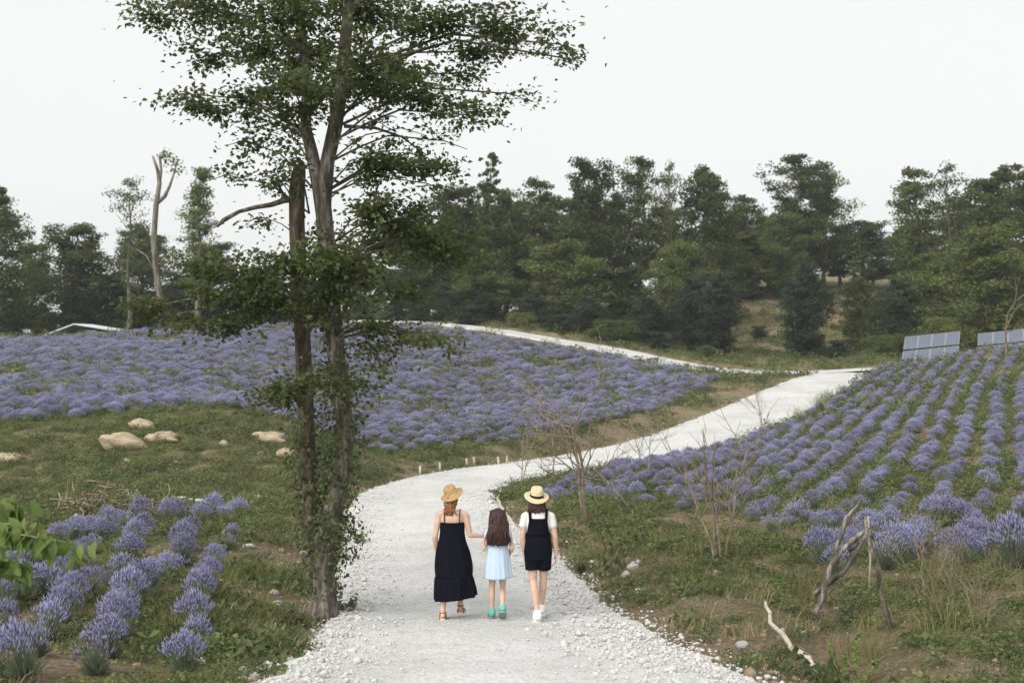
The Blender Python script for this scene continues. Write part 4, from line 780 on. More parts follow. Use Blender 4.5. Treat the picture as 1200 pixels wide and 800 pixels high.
# brush heap
def heap(px, py, wpx, hpx, seed, label):
    h = hit(px, py); s = h[1] / FPX; rg = np.random.default_rng(seed); mb = MB()
    for k in range(170):
        c = h + rg.normal(0, .33, 3) * [wpx * s, wpx * s * .5, 0] + [0, 0, abs(rg.normal(0, .35)) * hpx * s]; d_ = unit(rg.normal(size=3) * [1, 1, .35]); L = rg.uniform(.2, .7) * wpx * s * .4; mb.tube([c - d_ * L / 2, c + rg.normal(0, .03, 3), c + d_ * L / 2], [.016, .014, .007], 4, False)
    tag(link('brush_pile', mb.mesh('brush_pile', M['twig'])), label, 'brush pile')
heap(135, 600, 95, 36, 1, 'brown heap of cut brushwood behind the lavender bed'); heap(985, 410, 60, 22, 2, 'brown brushwood heap at the foot of the conical tree')
# single weeds
WD = [('weed_plant', 680, 672, 5, 'weed', 'leafy green weed growing out of white gravel right of the walkers'), ('weed_plant', 405, 722, 4, 'weed', 'broad-leaved weed at the foot of the ivy-clad tree on gravel'), ('weed_plant', 345, 735, 3, 'ivy', 'low dark weed in the gravel left of the ivy-clad tree'), ('weed_plant', 422, 640, 5, 'weed', 'tall weed on the left road edge behind the ivy-clad tree')]
for nm, px, py, hk, m, lb in WD:
    h = hit(px, py); mb = MB(); rg = np.random.default_rng(px); t = thing(nm, lb, 'weed', tuple(h)); pl, nl_ = [], []
    for k in range(9):
        a = rg.random() * 6.283; tp_ = np.array([math.cos(a) * .2, math.sin(a) * .2, .08 * hk * rg.uniform(.5, 1)]) * rg.uniform(.6, 1); mb.tube([[0, 0, -.05], tp_ * [.5, .5, .65], tp_], [.006, .005, .003], 5, False)
        for j in range(16): u = rg.uniform(.25, 1); pl.append(tp_ * [u, u, u] + rg.normal(0, .03, 3)); nl_.append(rg.normal(size=3) * .5 + [0, 0, 1])
    link('stems', mb.mesh('stems', M['weed']), t); V, F, T = leaves(np.array(pl), np.array(nl_), .075 * rg.uniform(.6, 1.3, len(pl)), 1.8, rg); tag(link('leaves', fast_mesh('leaves', V, F, M[m], T), t), None, kind='stuff')
h = hit(985, 800); t = thing('mullein_weed', 'pale yellow-green spiky weed growing in the gully', 'weed', tuple(h)); pl, nl_ = [], []; rg = np.random.default_rng(3)
for bx, hh in [(-.05, .42), (.10, .55), (.02, .3), (.2, .25)]:
    n = 110; u = rg.random(n); a = rg.random(n) * 6.283; r = .07 * (1 - u * .75); pl.append(np.stack([bx * (1 + u) + r * np.cos(a), r * np.sin(a), u * hh], 1)); nl_.append(np.stack([np.cos(a), np.sin(a), 1 + u], 1))
V, F, T = leaves(np.concatenate(pl), np.concatenate(nl_), .06, 2.2, rg, np.clip(rg.normal(.8, .15, 440), 0, 1)); tag(link('leaves', fast_mesh('leaves', V, F, M['fresh'], T), t), None, kind='stuff')

# ------------------------------------------------------------------ solar panels, shed
def pv_mat():
    m, t, b = mat('solar_cells', .35, .3); o = objc(t); br = N(t, 'ShaderNodeTexBrick'); br.offset = 0; br.inputs['Scale'].default_value = 1; br.inputs['Brick Width'].default_value = .16; br.inputs['Row Height'].default_value = .16; br.inputs['Mortar Size'].default_value = .006
    br.inputs['Color1'].default_value = (.085, .105, .145, 1); br.inputs['Color2'].default_value = (.10, .12, .16, 1); br.inputs['Mortar'].default_value = (.20, .23, .28, 1); t.links.new(o, br.inputs['Vector']); t.links.new(br.outputs['Color'], b.inputs['Base Color']); return m
M['pv'] = pv_mat(); M['alu'] = plain('aluminium', (.26, .27, .29), .4, .5, .05); M['steel'] = plain('galvanised_steel', (.30, .31, .32), .55, .4, .1)
def solar(px, py, label, wpx=64, hpx=36):
    d = 72.; x = (px - 600) / FPX * d; z0 = gz(x, d); base_z = CAMZ - (py - 400) / FPX * d; s = d / FPX; W, Hh = wpx * s, hpx * s
    t = thing('solar_array', label, 'solar panel', (x, d, z0), R(-27)); t.rotation_euler[1] = R(-6); tl = R(32); L = Hh / math.sin(tl) * .92; up = np.array([0, math.cos(tl), math.sin(tl)]); nrm = np.array([0, -math.sin(tl), math.cos(tl)]); rot = np.stack([[1, 0, 0], up, nrm], 1); zb = base_z - z0; sh = .42 * L
    for r in (0, 1):
        for c in range(4):
            u0 = (r * .53 + .235) * L; ctr = np.array([(c - 1.5) * W / 4 , 0, zb]) + up * u0
            mb = MB(); mb.box((0, 0, 0), (W / 4 * .985, L * .455, .035)); o = link('panel', mb.mesh('panel', M['alu'], False), t); o.location = ctr; o.rotation_euler = (tl, 0, 0)
            mb = MB(); mb.box((0, 0, .02), (W / 4 * .985 - .06, L * .455 - .06, .006)); q = link('cells', mb.mesh('cells', M['pv'], False), o)
    for sx_ in (-.38, .38):
        for u, nm in ((.15, 'leg'), (.85, 'leg')):
            p1 = np.array([sx_ * W , 0, zb]) + up * u * L - nrm * .05; mb = MB(); mb.tube([p1, [p1[0], p1[1], -.4]], [.035, .035], 8); link(nm, mb.mesh(nm, M['steel']), t)
    for u in (.15, .85):
        mb = MB(); c = np.array([0, 0, zb]) + up * u * L - nrm * .05; mb.box(c, (W, .05, .05), rot); link('rail', mb.mesh('rail', M['steel'], False), t)
solar(1089, 424, 'tilted double-row solar panel nearest the rising road at the field top'); solar(1180, 418, 'tilted double-row solar panel behind the thin bare stemmed tree', 68, 34)
M['roofw'] = plain('white_sheet', (.68, .72, .76), .5, .4, .06); M['shedwall'] = plain('shed_wall', (.42, .42, .40), .8, .2, .15)
d = 92.; s = d / FPX; x = (100 - 600) / FPX * d; z0 = gz(x, d); zt = CAMZ - (379 - 400) / FPX * d; t = thing('shed', 'low shed with a white sheet roof beyond the crest of the field', 'shed', (x, d, z0)); W = 84 * s; hh = zt - z0
mb = MB(); mb.box((0, 1.5, (hh - 1) / 2), (W * .82, 3, hh - 1)); link('wall', mb.mesh('wall', M['shedwall'], False), t)
mb = MB(); w2 = W * .52
for sg in (-1, 1):
    a = np.array([-w2 * .25, 0, hh]); e = np.array([sg * w2 - .1, 0, hh - (.85 if sg < 0 else .55)]); mb.add([a + [0, -.5, 0], a + [0, 3.5, 0], e + [0, 3.5, 0], e + [0, -.5, 0], a + [0, -.5, -.09], a + [0, 3.5, -.09], e + [0, 3.5, -.09], e + [0, -.5, -.09]], [(0, 1, 2, 3), (7, 6, 5, 4), (0, 3, 7, 4), (1, 5, 6, 2), (3, 2, 6, 7), (0, 4, 5, 1)])
link('roof', mb.mesh('roof', M['roofw'], False), t); mb = MB(); mb.box((.4, -.03, hh * .5 - .1), (.9, .06, hh - 1.2)); link('door', mb.mesh('door', M['roofw'], False), t)

# ------------------------------------------------------------------ people
def fabric(name, col, sc_=220, bmp=.15, var=.08):
    m, t, b = mat(name, .95, .05); o = objc(t); f = noise(t, 9, 4, .6, o); c = np.array(col)
    t.links.new(ramp(t, [(.3, c * (1 - var)), (.7, np.minimum(c * (1 + var), 1))], f), b.inputs['Base Color']); bump(t, b, noise(t, sc_, 2, .5, o), bmp, .002); return m
def skin_mat():
    m, t, b = mat('skin', .5, .35); f = noise(t, 12, 3, .5, objc(t)); t.links.new(ramp(t, [(.3, (.58, .38, .29)), (.7, (.66, .46, .36))], f), b.inputs['Base Color'])
    b.inputs['Subsurface Weight'].default_value = .12; b.inputs['Subsurface Radius'].default_value = (.02, .008, .005); return m
def hair_mat(name, c0, c1):
    m, t, b = mat(name, .45, .4); mp = N(t, 'ShaderNodeMapping'); mp.inputs['Scale'].default_value = (1, 1, .06); t.links.new(objc(t), mp.inputs[0]); f = noise(t, 110, 3, .6, mp.outputs[0])
    t.links.new(ramp(t, [(.35, c0), (.68, c1)], f), b.inputs['Base Color']); bump(t, b, f, .6, .01); return m
def straw_mat(name, c):
    m, t, b = mat(name, .8, .2); o = objc(t); wv = N(t, 'ShaderNodeTexWave'); wv.wave_type = 'RINGS'; wv.rings_direction = 'Z'; wv.inputs['Scale'].default_value = 60; wv.inputs['Distortion'].default_value = 1.5; t.links.new(o, wv.inputs['Vector'])
    c = np.array(c); t.links.new(ramp(t, [(.2, c * .78), (.8, np.minimum(c * 1.1, 1))], wv.outputs['Fac']), b.inputs['Base Color']); bump(t, b, wv.outputs['Fac'], .4, .003); return m
M['skin'] = skin_mat(); M['black'] = fabric('black_linen', (.0075, .0085, .014)); M['blue'] = fabric('pale_blue_cotton', (.50, .62, .74), var=.05); M['tee'] = fabric('white_jersey', (.72, .71, .70), var=.04)
M['redhair'] = hair_mat('red_hair', (.16, .06, .022), (.42, .20, .085)); M['brownhair'] = hair_mat('dark_brown_hair', (.028, .014, .013), (.095, .048, .042)); M['brunette'] = hair_mat('auburn_hair', (.04, .017, .012), (.13, .06, .045))
M['straw_tan'] = straw_mat('tan_straw', (.50, .33, .16)); M['straw_cream'] = straw_mat('cream_straw', (.72, .61, .40)); M['tanleather'] = plain('tan_leather', (.36, .15, .06), .6, .3); M['sole'] = plain('sole', (.72, .68, .60), .8); M['teal'] = plain('teal_canvas', (.16, .46, .42), .8); M['solegreen'] = plain('grey_green_rubber', (.25, .31, .27), .85); M['white'] = plain('white_canvas', (.78, .78, .76), .7)
M['band'] = plain('black_ribbon', (.012, .012, .014), .5); M['eye'] = plain('eye', (.03, .02, .015), .2, .5); M['lip'] = plain('lip', (.42, .16, .13), .5)

def remesh(mb, name, m, vox, smooth_it=4):
    me = mb.mesh(name, m); o = bpy.data.objects.new(name, me); COL.objects.link(o)
    r = o.modifiers.new('r', 'REMESH'); r.mode = 'VOXEL'; r.voxel_size = vox; r.use_smooth_shade = True
    s_ = o.modifiers.new('s', 'SMOOTH'); s_.factor = .5; s_.iterations = smooth_it
    dg = bpy.context.evaluated_depsgraph_get(); out = bpy.data.meshes.new_from_object(o.evaluated_get(dg)); bpy.data.objects.remove(o); bpy.data.meshes.remove(me)
    out.name = name; out.shade_smooth(); return out
A = np.array
def hand(mb, wrist, fwd, side, palm_n, k=1.0, curl=.5):
    # palm, four fingers of unequal length with knuckle bends, thumb from the side of the palm
    wrist, fwd, side, palm_n = A(wrist, float), unit(A(fwd, float)), unit(A(side, float)), unit(A(palm_n, float))
    for q in (-.5, 0, .5): mb.cone(wrist + side * q * .034 * k, .015 * k, wrist + fwd * .085 * k + side * q * .055 * k, .0125 * k, 10)
    for i, (ln, q) in enumerate(zip((.068, .078, .073, .056), (.036, .012, -.012, -.035))):
        a = wrist + fwd * (.088 - .004 * abs(i - 1)) * k + side * q * k; f = fwd
        for j, (fr, rr) in enumerate(((.44, .0085), (.32, .0078), (.24, .007))):
            f = unit(f * math.cos(curl * .55) + palm_n * math.sin(curl * .55 * (1 + .12 * i))); b = a + f * ln * fr * k; mb.cone(a, rr * k, b, (rr - .0007) * k, 8); a = b
    a = wrist + fwd * .022 * k + side * .022 * k; b = a + unit(fwd * .7 + side * .75 + palm_n * .25) * .042 * k; mb.cone(a, .0115 * k, b, .010 * k, 8); c = b + unit(fwd * .95 + side * .2 + palm_n * .35) * .034 * k; mb.cone(b, .010 * k, c, .008 * k, 8)
def head(mb, c, k, yaw=0, tilt=0):
    cy, sy = math.cos(yaw), math.sin(yaw); Rm = A([[cy, -sy, 0], [sy, cy, 0], [0, 0, 1]])
    def q(x, y, z): return c + Rm @ (A([x, y, z]) * k)
    mb.ball(c + A([0, 0, .02]) * k, A([.072, .09, .10]) * k, 16, 12, Rm); mb.ball(q(0, .022, -.045), A([.056, .066, .07]) * k, 14, 10, Rm)
    mb.cone(q(0, .088, .015), .010 * k, q(0, .104, -.02), .014 * k, 8); mb.ball(q(0, .078, -.085), .024 * k, 10, 8)
    for sx_ in (-1, 1): mb.ball(q(sx_ * .074, -.005, -.005), A([.012, .02, .032]) * k, 10, 8, Rm)
    return q
def face(t, q, k):
    for sx_ in (-1, 1): mb = MB(); mb.ball(q(sx_ * .031, .083, .012), .0105 * k, 10, 7); link('eye', mb.mesh('eye', M['eye']), t)
    mb = MB(); mb.ball(q(0, .086, -.055), A([.022, .010, .007]) * k, 10, 7); link('mouth', mb.mesh('mouth', M['lip']), t)
def torso(mb, secs):
    for (z0, x0, y0, rx0, ry0), (z1, x1, y1, rx1, ry1) in zip(secs[:-1], secs[1:]): pass
    rings = [A([[x + rx * math.cos(a), y + ry * math.sin(a), z] for a in np.linspace(0, 2 * math.pi, 20, endpoint=False)]) for z, x, y, rx, ry in secs]; mb.loft(rings)
def leg(mb, hip, knee, ankle, toe, k=1.0, thick=1.0):
    hip, knee, ankle, toe = map(A, (hip, knee, ankle, toe)); mb.cone(hip, .083 * k * thick, hip * .5 + knee * .5, .070 * k * thick); mb.cone(hip * .5 + knee * .5, .070 * k * thick, knee, .050 * k * thick)
    calf = knee * .68 + ankle * .32 + A([0, -.012, 0]); mb.cone(knee, .049 * k * thick, calf, .052 * k * thick); mb.cone(calf, .052 * k * thick, ankle, .031 * k); heel = ankle + unit(ankle - toe) * .035 * k * A([1, 1, .6]) - A([0, 0, .045 * k]); 
    mb.cone(ankle, .031 * k, heel, .028 * k); mb.cone(heel, .028 * k, toe, .024 * k); mb.cone(ankle - A([0, 0, .01]), .03 * k, toe * .55 + heel * .45 + A([0, 0, .022 * k]), .026 * k)
def arm(mb, sh, el, wr, k=1.0, thick=1.0):
    sh, el, wr = map(A, (sh, el, wr)); mb.cone(sh, .047 * k * thick, el, .034 * k * thick); m = el * .72 + wr * .28; mb.cone(el, .034 * k * thick, m, .036 * k * thick); mb.cone(m, .036 * k * thick, wr, .0235 * k)
def cloth(secs, folds=0, amp=0., n=72, seed=0, hemw=0., thick=.004, ph=0.):
    # secs: z, cx, cy, rx, ry, fold weight ; double-walled garment open at both ends
    rg = np.random.default_rng(seed); th = np.linspace(0, 2 * math.pi, n, endpoint=False); pat = sum(a * np.cos(f * th + p) for a, f, p in zip((.6, .5, .35), (folds, folds * 2 + 1, folds // 2 + 2), rg.random(3) * 6.28)); rings = []
    for z, cx, cy, rx, ry, w_ in secs:
        r = 1 + amp * w_ * pat; rings.append(np.stack([cx + rx * r * np.cos(th), cy + ry * r * np.sin(th), z + hemw * w_ * w_ * np.cos(th - ph)], 1))
    inner = [q - (q - q.mean(0)) * (thick / np.maximum(np.linalg.norm(q - q.mean(0), axis=1, keepdims=True), .02)) for q in rings[::-1]]; mb = MB(); allr = rings + inner + [rings[0]]; mb.loft(allr, False); return mb
def densify(secs, k=4):
    secs = A(secs, dtype=float); out = []
    for i in range(len(secs) - 1):
        p0, p1, p2, p3 = secs[max(i - 1, 0)], secs[i], secs[i + 1], secs[min(i + 2, len(secs) - 1)]
        for j in range(k): u = j / k; out.append(.5 * ((2 * p1) + (p2 - p0) * u + (2 * p0 - 5 * p1 + 4 * p2 - p3) * u * u + (3 * p1 - p0 - 3 * p2 + p3) * u ** 3))
    out.append(secs[-1]); return out
def hat(t, c, tilt, brim, crown_r, crown_h, m, band=True, droop=.02):
    mb = MB(); n = 40; prof_ = [(crown_r * .25, crown_h * 1.0), (crown_r * .62, crown_h * 1.02), (crown_r * .86, crown_h * .93), (crown_r * .98, crown_h * .6), (crown_r * 1.06, 0.0), (crown_r * 1.2, -.006), (brim * .8, -.006 - droop * .4), (brim, -droop * .6), (brim * 1.004, -droop * .6 - .006), (brim * .8, -.014 - droop * .4), (crown_r * 1.05, -.012), (crown_r * .95, .5 * crown_h), (crown_r * .5, crown_h * .95)]
    rings = [A([[r * math.cos(a) * .94, r * math.sin(a), z + (.012 * math.cos(2 * a) if r > brim * .7 else 0) - (.018 * math.exp(-(math.cos(a) / .35) ** 2) * (r < crown_r * .7) if z > crown_h * .9 else 0)] for a in np.linspace(0, 2 * math.pi, n, endpoint=False)]) for r, z in prof_]; mb.loft(rings, True)
    h_ = link('hat', mb.mesh('hat', m), None, c); h_.rotation_euler = tilt
    if band: mb = MB(); mb.loft([A([[crown_r * k_ * math.cos(a) * .94, crown_r * k_ * math.sin(a), z] for a in np.linspace(0, 2 * math.pi, n, endpoint=False)]) for k_, z in ((1.075, .003), (1.055, .018), (1.035, .034), (1.0, .036), (1.0, .003), (1.075, .003))], False); link('hat_band', mb.mesh('hat_band', M['band']), h_)
    return h_
def strands(mb, roots, tips, rad, seed, mids=.5, bulge=.03, wave=.01, seg=5):
    rg = np.random.default_rng(seed)
    for a, b in zip(roots, tips):
        L = np.linalg.norm(b - a); o = rg.normal(0, 1, 3) * wave; ph = rg.random() * 6; p = [a + (b - a) * u + A([0, -bulge * math.sin(math.pi * u), 0]) + o * math.sin(ph + u * 9) for u in np.linspace(0, 1, 8)]; mb.tube(p, rad * A([1, 1, 1, .95, .9, .8, .6, .2]), seg, True)

def at_ground(px, py): h = hit(px, py); return h
Y0 = 15.2
def base_of(px): x = (px - 600) / FPX * Y0; dd_, zc, hw = road_info(A([x]), A([Y0])); return A([x, Y0, zc[0] + .055])
# --- woman in the long black dress
b = base_of(530); g = thing('person', 'red-haired woman in a long black strap dress holding the hand of a girl', 'person', tuple(b)); mb = MB()
torso(mb, densify([(.78, 0, 0, .15, .105), (.86, 0, 0, .165, .115), (.95, 0, 0, .15, .105), (1.05, 0, .005, .125, .09), (1.16, 0, .0, .14, .095), (1.26, 0, -.005, .15, .092), (1.33, 0, -.005, .12, .07), (1.365, 0, 0, .055, .052)], 3))
mb.cone([0, 0, 1.33], .05, [0, .01, 1.42], .046); mb.cone([-.10, 0, 1.325], .05, [-.165, 0, 1.30], .047); mb.cone([.10, 0, 1.325], .05, [.165, 0, 1.30], .047)
q = head(mb, A([-.01, .025, 1.50]), 1.0, -.5)
arm(mb, [.168, 0, 1.30], [.225, -.03, 1.05], [.375, .03, 1.035]); hand(mb, [.375, .03, 1.035], [1, .25, -.08], [0, .3, 1], [0, -1, 0], 1, .8)
arm(mb, [-.168, 0, 1.30], [-.215, -.05, 1.04], [-.205, .05, .83]); hand(mb, [-.205, .05, .83], [.05, .2, -1], [.15, 1, .2], [1, 0, 0], 1, .45)
leg(mb, [-.08, 0, .84], [-.10, .01, .46], [-.115, -.09, .085], [-.125, .08, .035]); leg(mb, [.08, 0, .84], [.095, .10, .47], [.10, .12, .125], [.115, .28, .04])
link('body', remesh(mb, 'body', M['skin'], .0055), g); face(g, q, 1.0)
dr = densify([(1.215, 0, 0, .156, .108, 0), (1.17, 0, 0, .158, .112, 0), (1.06, 0, 0, .160, .118, .1), (.95, .0, 0, .182, .135, .25), (.84, .005, 0, .215, .16, .55), (.66, .012, .01, .238, .185, .9), (.52, .016, .01, .232, .20, .75)], 4)
link('dress', cloth(dr, 7, .06, 80, 3).mesh('dress', M['black']), g)
dr = densify([(.53, .016, .01, .226, .196, .6), (.50, .016, .01, .242, .208, .9), (.36, .030, .015, .262, .225, 1.1), (.25, .040, .02, .272, .235, 1.2)], 4)
link('skirt_tier', cloth(dr, 9, .06, 90, 5, .022, .004, 0.).mesh('skirt_tier', M['black']), g)
for sx_ in (-1, 1): mb = MB(); mb.tube([[sx_ * .095, -.100, 1.21], [sx_ * .098, -.088, 1.29], [sx_ * .10, -.045, 1.362], [sx_ * .10, .01, 1.375], [sx_ * .098, .07, 1.31], [sx_ * .09, .105, 1.20]], .0065, 6); link('strap', mb.mesh('strap', M['black']), g)
mb = MB(); rg = np.random.default_rng(1); hc = A([-.01, .02, 1.515]); mb.ball(hc + A([0, -.010, -.02]), (.084, .092, .085), 16, 12)
rts = hc + rg.normal(0, .03, (70, 3)) * [1, .4, 1] + [-.01, -.075, -.03]; tps_ = hc + rg.normal(0, 1, (70, 3)) * [.042, .018, .022] + [-.035, -.085, -.20]; strands(mb, rts, tps_, .010, 2, bulge=.02, wave=.008); link('hair', mb.mesh('hair', M['redhair']), g)
hat(g, tuple(b + A([-.012, .012, 1.572])), (R(12), R(-27), R(12)), .160, .088, .105, M['straw_tan'], False, .03)
h_ = bpy.data.objects['hat']; tag(h_, 'tan straw hat tilted on the red-haired woman', 'hat')
def sandal(t, ankle, toe, m1, m2):
    ankle, toe = A(ankle), A(toe); f = unit((toe - ankle) * A([1, 1, 0])); pitch = math.atan2((ankle[2] - .085) - (toe[2] - .035), np.linalg.norm((toe - ankle)[:2])); s_ = A([f[1], -f[0], 0]); heel = ankle - f * .045 - A([0, 0, .075]); tip = toe + f * .035 - A([0, 0, .028]); rings = []
    for u, w_ in ((0, .022), (.08, .032), (.3, .030), (.6, .041), (.82, .042), (.95, .03), (1, .012)):
        c = heel + (tip - heel) * u; rings.append(A([c + s_ * w_, c - s_ * w_, c - s_ * w_ - A([0, 0, .026]), c + s_ * w_ - A([0, 0, .026])]))
    mb = MB(); mb.loft(rings); sl = link('sole', mb.mesh('sole', m2, False), t)
    for nm, u, hh, w_ in (('strap', .72, .052, .044), ('strap', .22, .075, .040)):
        c = heel + (tip - heel) * u; mb = MB(); mb.tube([c + (s_ * math.cos(a) * w_ + A([0, 0, 1]) * math.sin(a) * hh) for a in np.linspace(-.2, math.pi + .2, 10)], .0085, 6); link(nm, mb.mesh(nm, m1), t)
    mb = MB(); mb.tube([ankle + (f * math.cos(a) * .045 + s_ * math.sin(a) * .038) for a in np.linspace(0, 6.283, 13)], .007, 6); link('strap', mb.mesh('strap', m1), t)
for an, to in (((-.115, -.09, .085), (-.125, .08, .035)), ((.10, .12, .125), (.115, .28, .04))): sandal(g, an, to, M['tanleather'], M['sole'])

# --- girl
b2 = base_of(583.5); g = thing('person', 'girl with long dark hair in a pale blue dress walking between the two women', 'person', tuple(b2)); mb = MB(); k = .84
torso(mb, densify([(.64, 0, 0, .118, .09), (.71, 0, 0, .128, .095), (.80, 0, 0, .118, .088), (.90, 0, 0, .105, .08), (1.0, 0, 0, .115, .08), (1.07, 0, 0, .12, .075), (1.115, 0, 0, .09, .055), (1.14, 0, 0, .045, .042)], 3))
mb.cone([0, 0, 1.11], .040, [0, .01, 1.19], .037); mb.cone([-.08, 0, 1.10], .042, [-.13, 0, 1.075], .038); mb.cone([.08, 0, 1.10], .042, [.13, 0, 1.075], .038)
q = head(mb, A([0, .012, 1.265]), .93, .15)
arm(mb, [-.132, 0, 1.075], [-.178, -.04, .875], [-.135, .06, .985], k); hand(mb, [-.135, .06, .985], [-.25, .55, .5], [1, .2, .2], [-.7, 0, .5], k, .9)
arm(mb, [.132, 0, 1.075], [.180, -.05, .885], [.150, .09, .80], k); hand(mb, [.150, .09, .80], [-.2, .5, -.7], [-.3, .7, .5], [-1, 0, 0], k, .5)
leg(mb, [-.062, 0, .68], [-.075, .04, .38], [-.078, .02, .075], [-.085, .16, .03], k, .92); leg(mb, [.062, 0, .68], [.060, .06, .38], [.058, -.16, .16], [.060, -.07, .055], k, .92)
link('body', remesh(mb, 'body', M['skin'], .005), g); face(g, q, .93)
dr = densify([(1.10, 0, 0, .105, .07, 0), (1.06, 0, 0, .132, .09, 0), (.99, 0, 0, .128, .094, 0), (.92, 0, 0, .122, .094, .05), (.905, 0, 0, .122, .095, .15), (.86, 0, 0, .138, .112, .5), (.72, 0, 0, .160, .135, .8), (.60, .003, 0, .172, .148, 1), (.505, .005, 0, .180, .156, 1.15)], 4)
link('dress', cloth(dr, 8, .05, 84, 8, .008).mesh('dress', M['blue']), g)
mb = MB(); mb.tube([[.126 * math.cos(a), .098 * math.sin(a), .915] for a in np.linspace(0, 6.283, 33)], .009, 6); link('waistband', mb.mesh('waistband', M['blue']), g)
for sx_ in (-1, 1):
    mb = MB(); mb.loft([A([[sx_ * (x_ + r * .35 * math.sin(a)), r * math.cos(a), z + r * math.sin(a) * .8] for a in np.linspace(0, 6.283, 14, endpoint=False)]) for x_, z, r in ((.085, 1.085, .048), (.125, 1.075, .056), (.155, 1.035, .060), (.162, 1.0, .054), (.155, 1.0, .044), (.12, 1.06, .042))]); link('sleeve', mb.mesh('sleeve', M['blue']), g)
mb = MB(); hc = A([0, .0, 1.285]); mb.ball(hc, (.090, .102, .108), 18, 12); rg = np.random.default_rng(4)
rings = []
for z, w_, dp in ((1.36, .05, .045), (1.33, .083, .08), (1.26, .094, .092), (1.19, .098, .082), (1.12, .118, .078), (1.04, .132, .072), (.98, .136, .060), (.945, .118, .045), (.93, .07, .025)):
    th = np.linspace(0, 2 * math.pi, 44, endpoint=False); r = 1 + .07 * np.cos(11 * th + z * 22) + .04 * np.cos(17 * th - z * 30); rings.append(np.stack([.005 + w_ * r * np.cos(th), -.045 - (.035 if z < 1.15 else .0) + dp * r * np.sin(th) * .8, np.full(44, z) + .012 * np.cos(9 * th)], 1))
mb.loft(rings)
n = 150; a = rg.uniform(-math.pi * .95, -.05 * math.pi, n); rts = hc + np.stack([.085 * np.cos(a), .09 * np.sin(a), rg.uniform(.0, .085, n)], 1) * [1, 1, 1]; tps_ = np.stack([.005 + .135 * np.cos(a) + rg.normal(0, .016, n), -.075 + .075 * np.sin(a) + rg.normal(0, .012, n), rg.uniform(.915, 1.04, n)], 1); strands(mb, rts, tps_, .0085, 5, bulge=.012, wave=.011); link('hair', mb.mesh('hair', M['brownhair']), g)
def shoe(t, ankle, toe, m1, m2, k=1., nm='shoe', sole=.022):
    ankle, toe = A(ankle), A(toe); heel = ankle - A([0, 0, .05 * k]); ax = unit(toe - heel); up = unit(A([0, 0, 1]) - ax * ax[2] + 1e-6); s_ = np.cross(ax, up); heel = heel - ax * .035 * k; L = np.linalg.norm(toe - heel) + .035 * k
    mb = MB(); rings = []
    for u, w_, h_ in ((-.06, .02, .04), (0, .036, .088), (.10, .042, .098), (.25, .043, .098), (.42, .043, .08), (.62, .046, .056), (.82, .041, .036), (.94, .03, .028), (1, .012, .015)):
        c = heel + ax * u * L; rings.append(A([c + s_ * w_ * k * math.cos(a) + up * (h_ * k * (math.sin(a) * .5 + .5) - .012 * k) for a in np.linspace(0, 6.283, 14, endpoint=False)]))
    mb.loft(rings); o = link(nm, mb.mesh(nm, m1), t); mb = MB(); rings = []
    for u, w_ in ((0, .022), (.06, .034), (.3, .035), (.6, .044), (.82, .044), (.95, .032), (1.01, .012)):
        c = heel + ax * u * L - up * .012 * k; w_ *= k * 1.03; rings.append(A([c + s_ * w_, c - s_ * w_, c - s_ * w_ - up * sole * k, c + s_ * w_ - up * sole * k]))
    mb.loft(rings); link('sole', mb.mesh('sole', m2, False), o)
shoe(g, (-.078, .02, .085), (-.085, .17, .03), M['teal'], M['solegreen'], 1.12); shoe(g, (.058, -.165, .175), (.060, -.08, .05), M['teal'], M['solegreen'], 1.15)

# --- woman in dungaree shorts
b3 = base_of(630.5); g = thing('person', 'woman in black dungaree shorts and white T-shirt walking right beside the girl', 'person', tuple(b3)); mb = MB()
secs = [(.80, 0, 0, .155, .108), (.87, 0, 0, .165, .115), (.96, 0, 0, .148, .103), (1.06, 0, .005, .125, .09), (1.16, 0, .0, .142, .096), (1.25, 0, -.005, .152, .094), (1.32, 0, -.005, .12, .07), (1.355, 0, 0, .055, .052)]
torso(mb, densify(secs, 3)); mb.cone([0, 0, 1.32], .05, [0, .01, 1.41], .046); mb.cone([-.10, 0, 1.315], .05, [-.165, 0, 1.29], .046); mb.cone([.10, 0, 1.315], .05, [.165, 0, 1.29], .046)
q = head(mb, A([-.01, .02, 1.485]), 1.0, -.1)
arm(mb, [-.168, 0, 1.29], [-.195, -.03, 1.03], [-.175, .03, .80]); hand(mb, [-.175, .03, .80], [.08, .15, -1], [.1, 1, .15], [1, 0, 0], 1, .5)
arm(mb, [.168, 0, 1.29], [.215, -.03, 1.03], [.235, .02, .80]); hand(mb, [.235, .02, .80], [.0, .1, -1], [-.1, 1, .15], [-1, 0, 0], 1, .5)
leg(mb, [-.078, 0, .84], [-.062, -.01, .47], [-.010, -.14, .085], [-.012, .03, .03], 1, .98); leg(mb, [.078, 0, .84], [.072, .07, .47], [.045, .17, .10], [.055, .33, .03], 1, .98)
link('body', remesh(mb, 'body', M['skin'], .0055), g); face(g, q, 1.0)
tee = MB(); torso(tee, densify([(.90, 0, 0, .158, .116), (.97, 0, 0, .160, .114), (1.06, 0, .0, .148, .108), (1.16, 0, .0, .156, .110), (1.25, 0, -.005, .162, .106), (1.32, 0, -.005, .130, .082), (1.35, 0, -.003, .075, .066)], 3)); 
for sx_ in (-1, 1): tee.cone([sx_ * .10, 0, 1.305], .056, [sx_ * .165, 0, 1.282], .055); tee.cone([sx_ * .165, 0, 1.282], .055, [sx_ * .188, -.02, 1.175], .053)
link('t_shirt', remesh(tee, 't_shirt', M['tee'], .006, 6), g)
du = MB(); torso(du, densify([(.74, 0, 0, .172, .128), (.84, 0, 0, .182, .134), (.93, 0, 0, .174, .128), (1.02, 0, 0, .163, .122), (1.08, 0, 0, .156, .118)], 3))
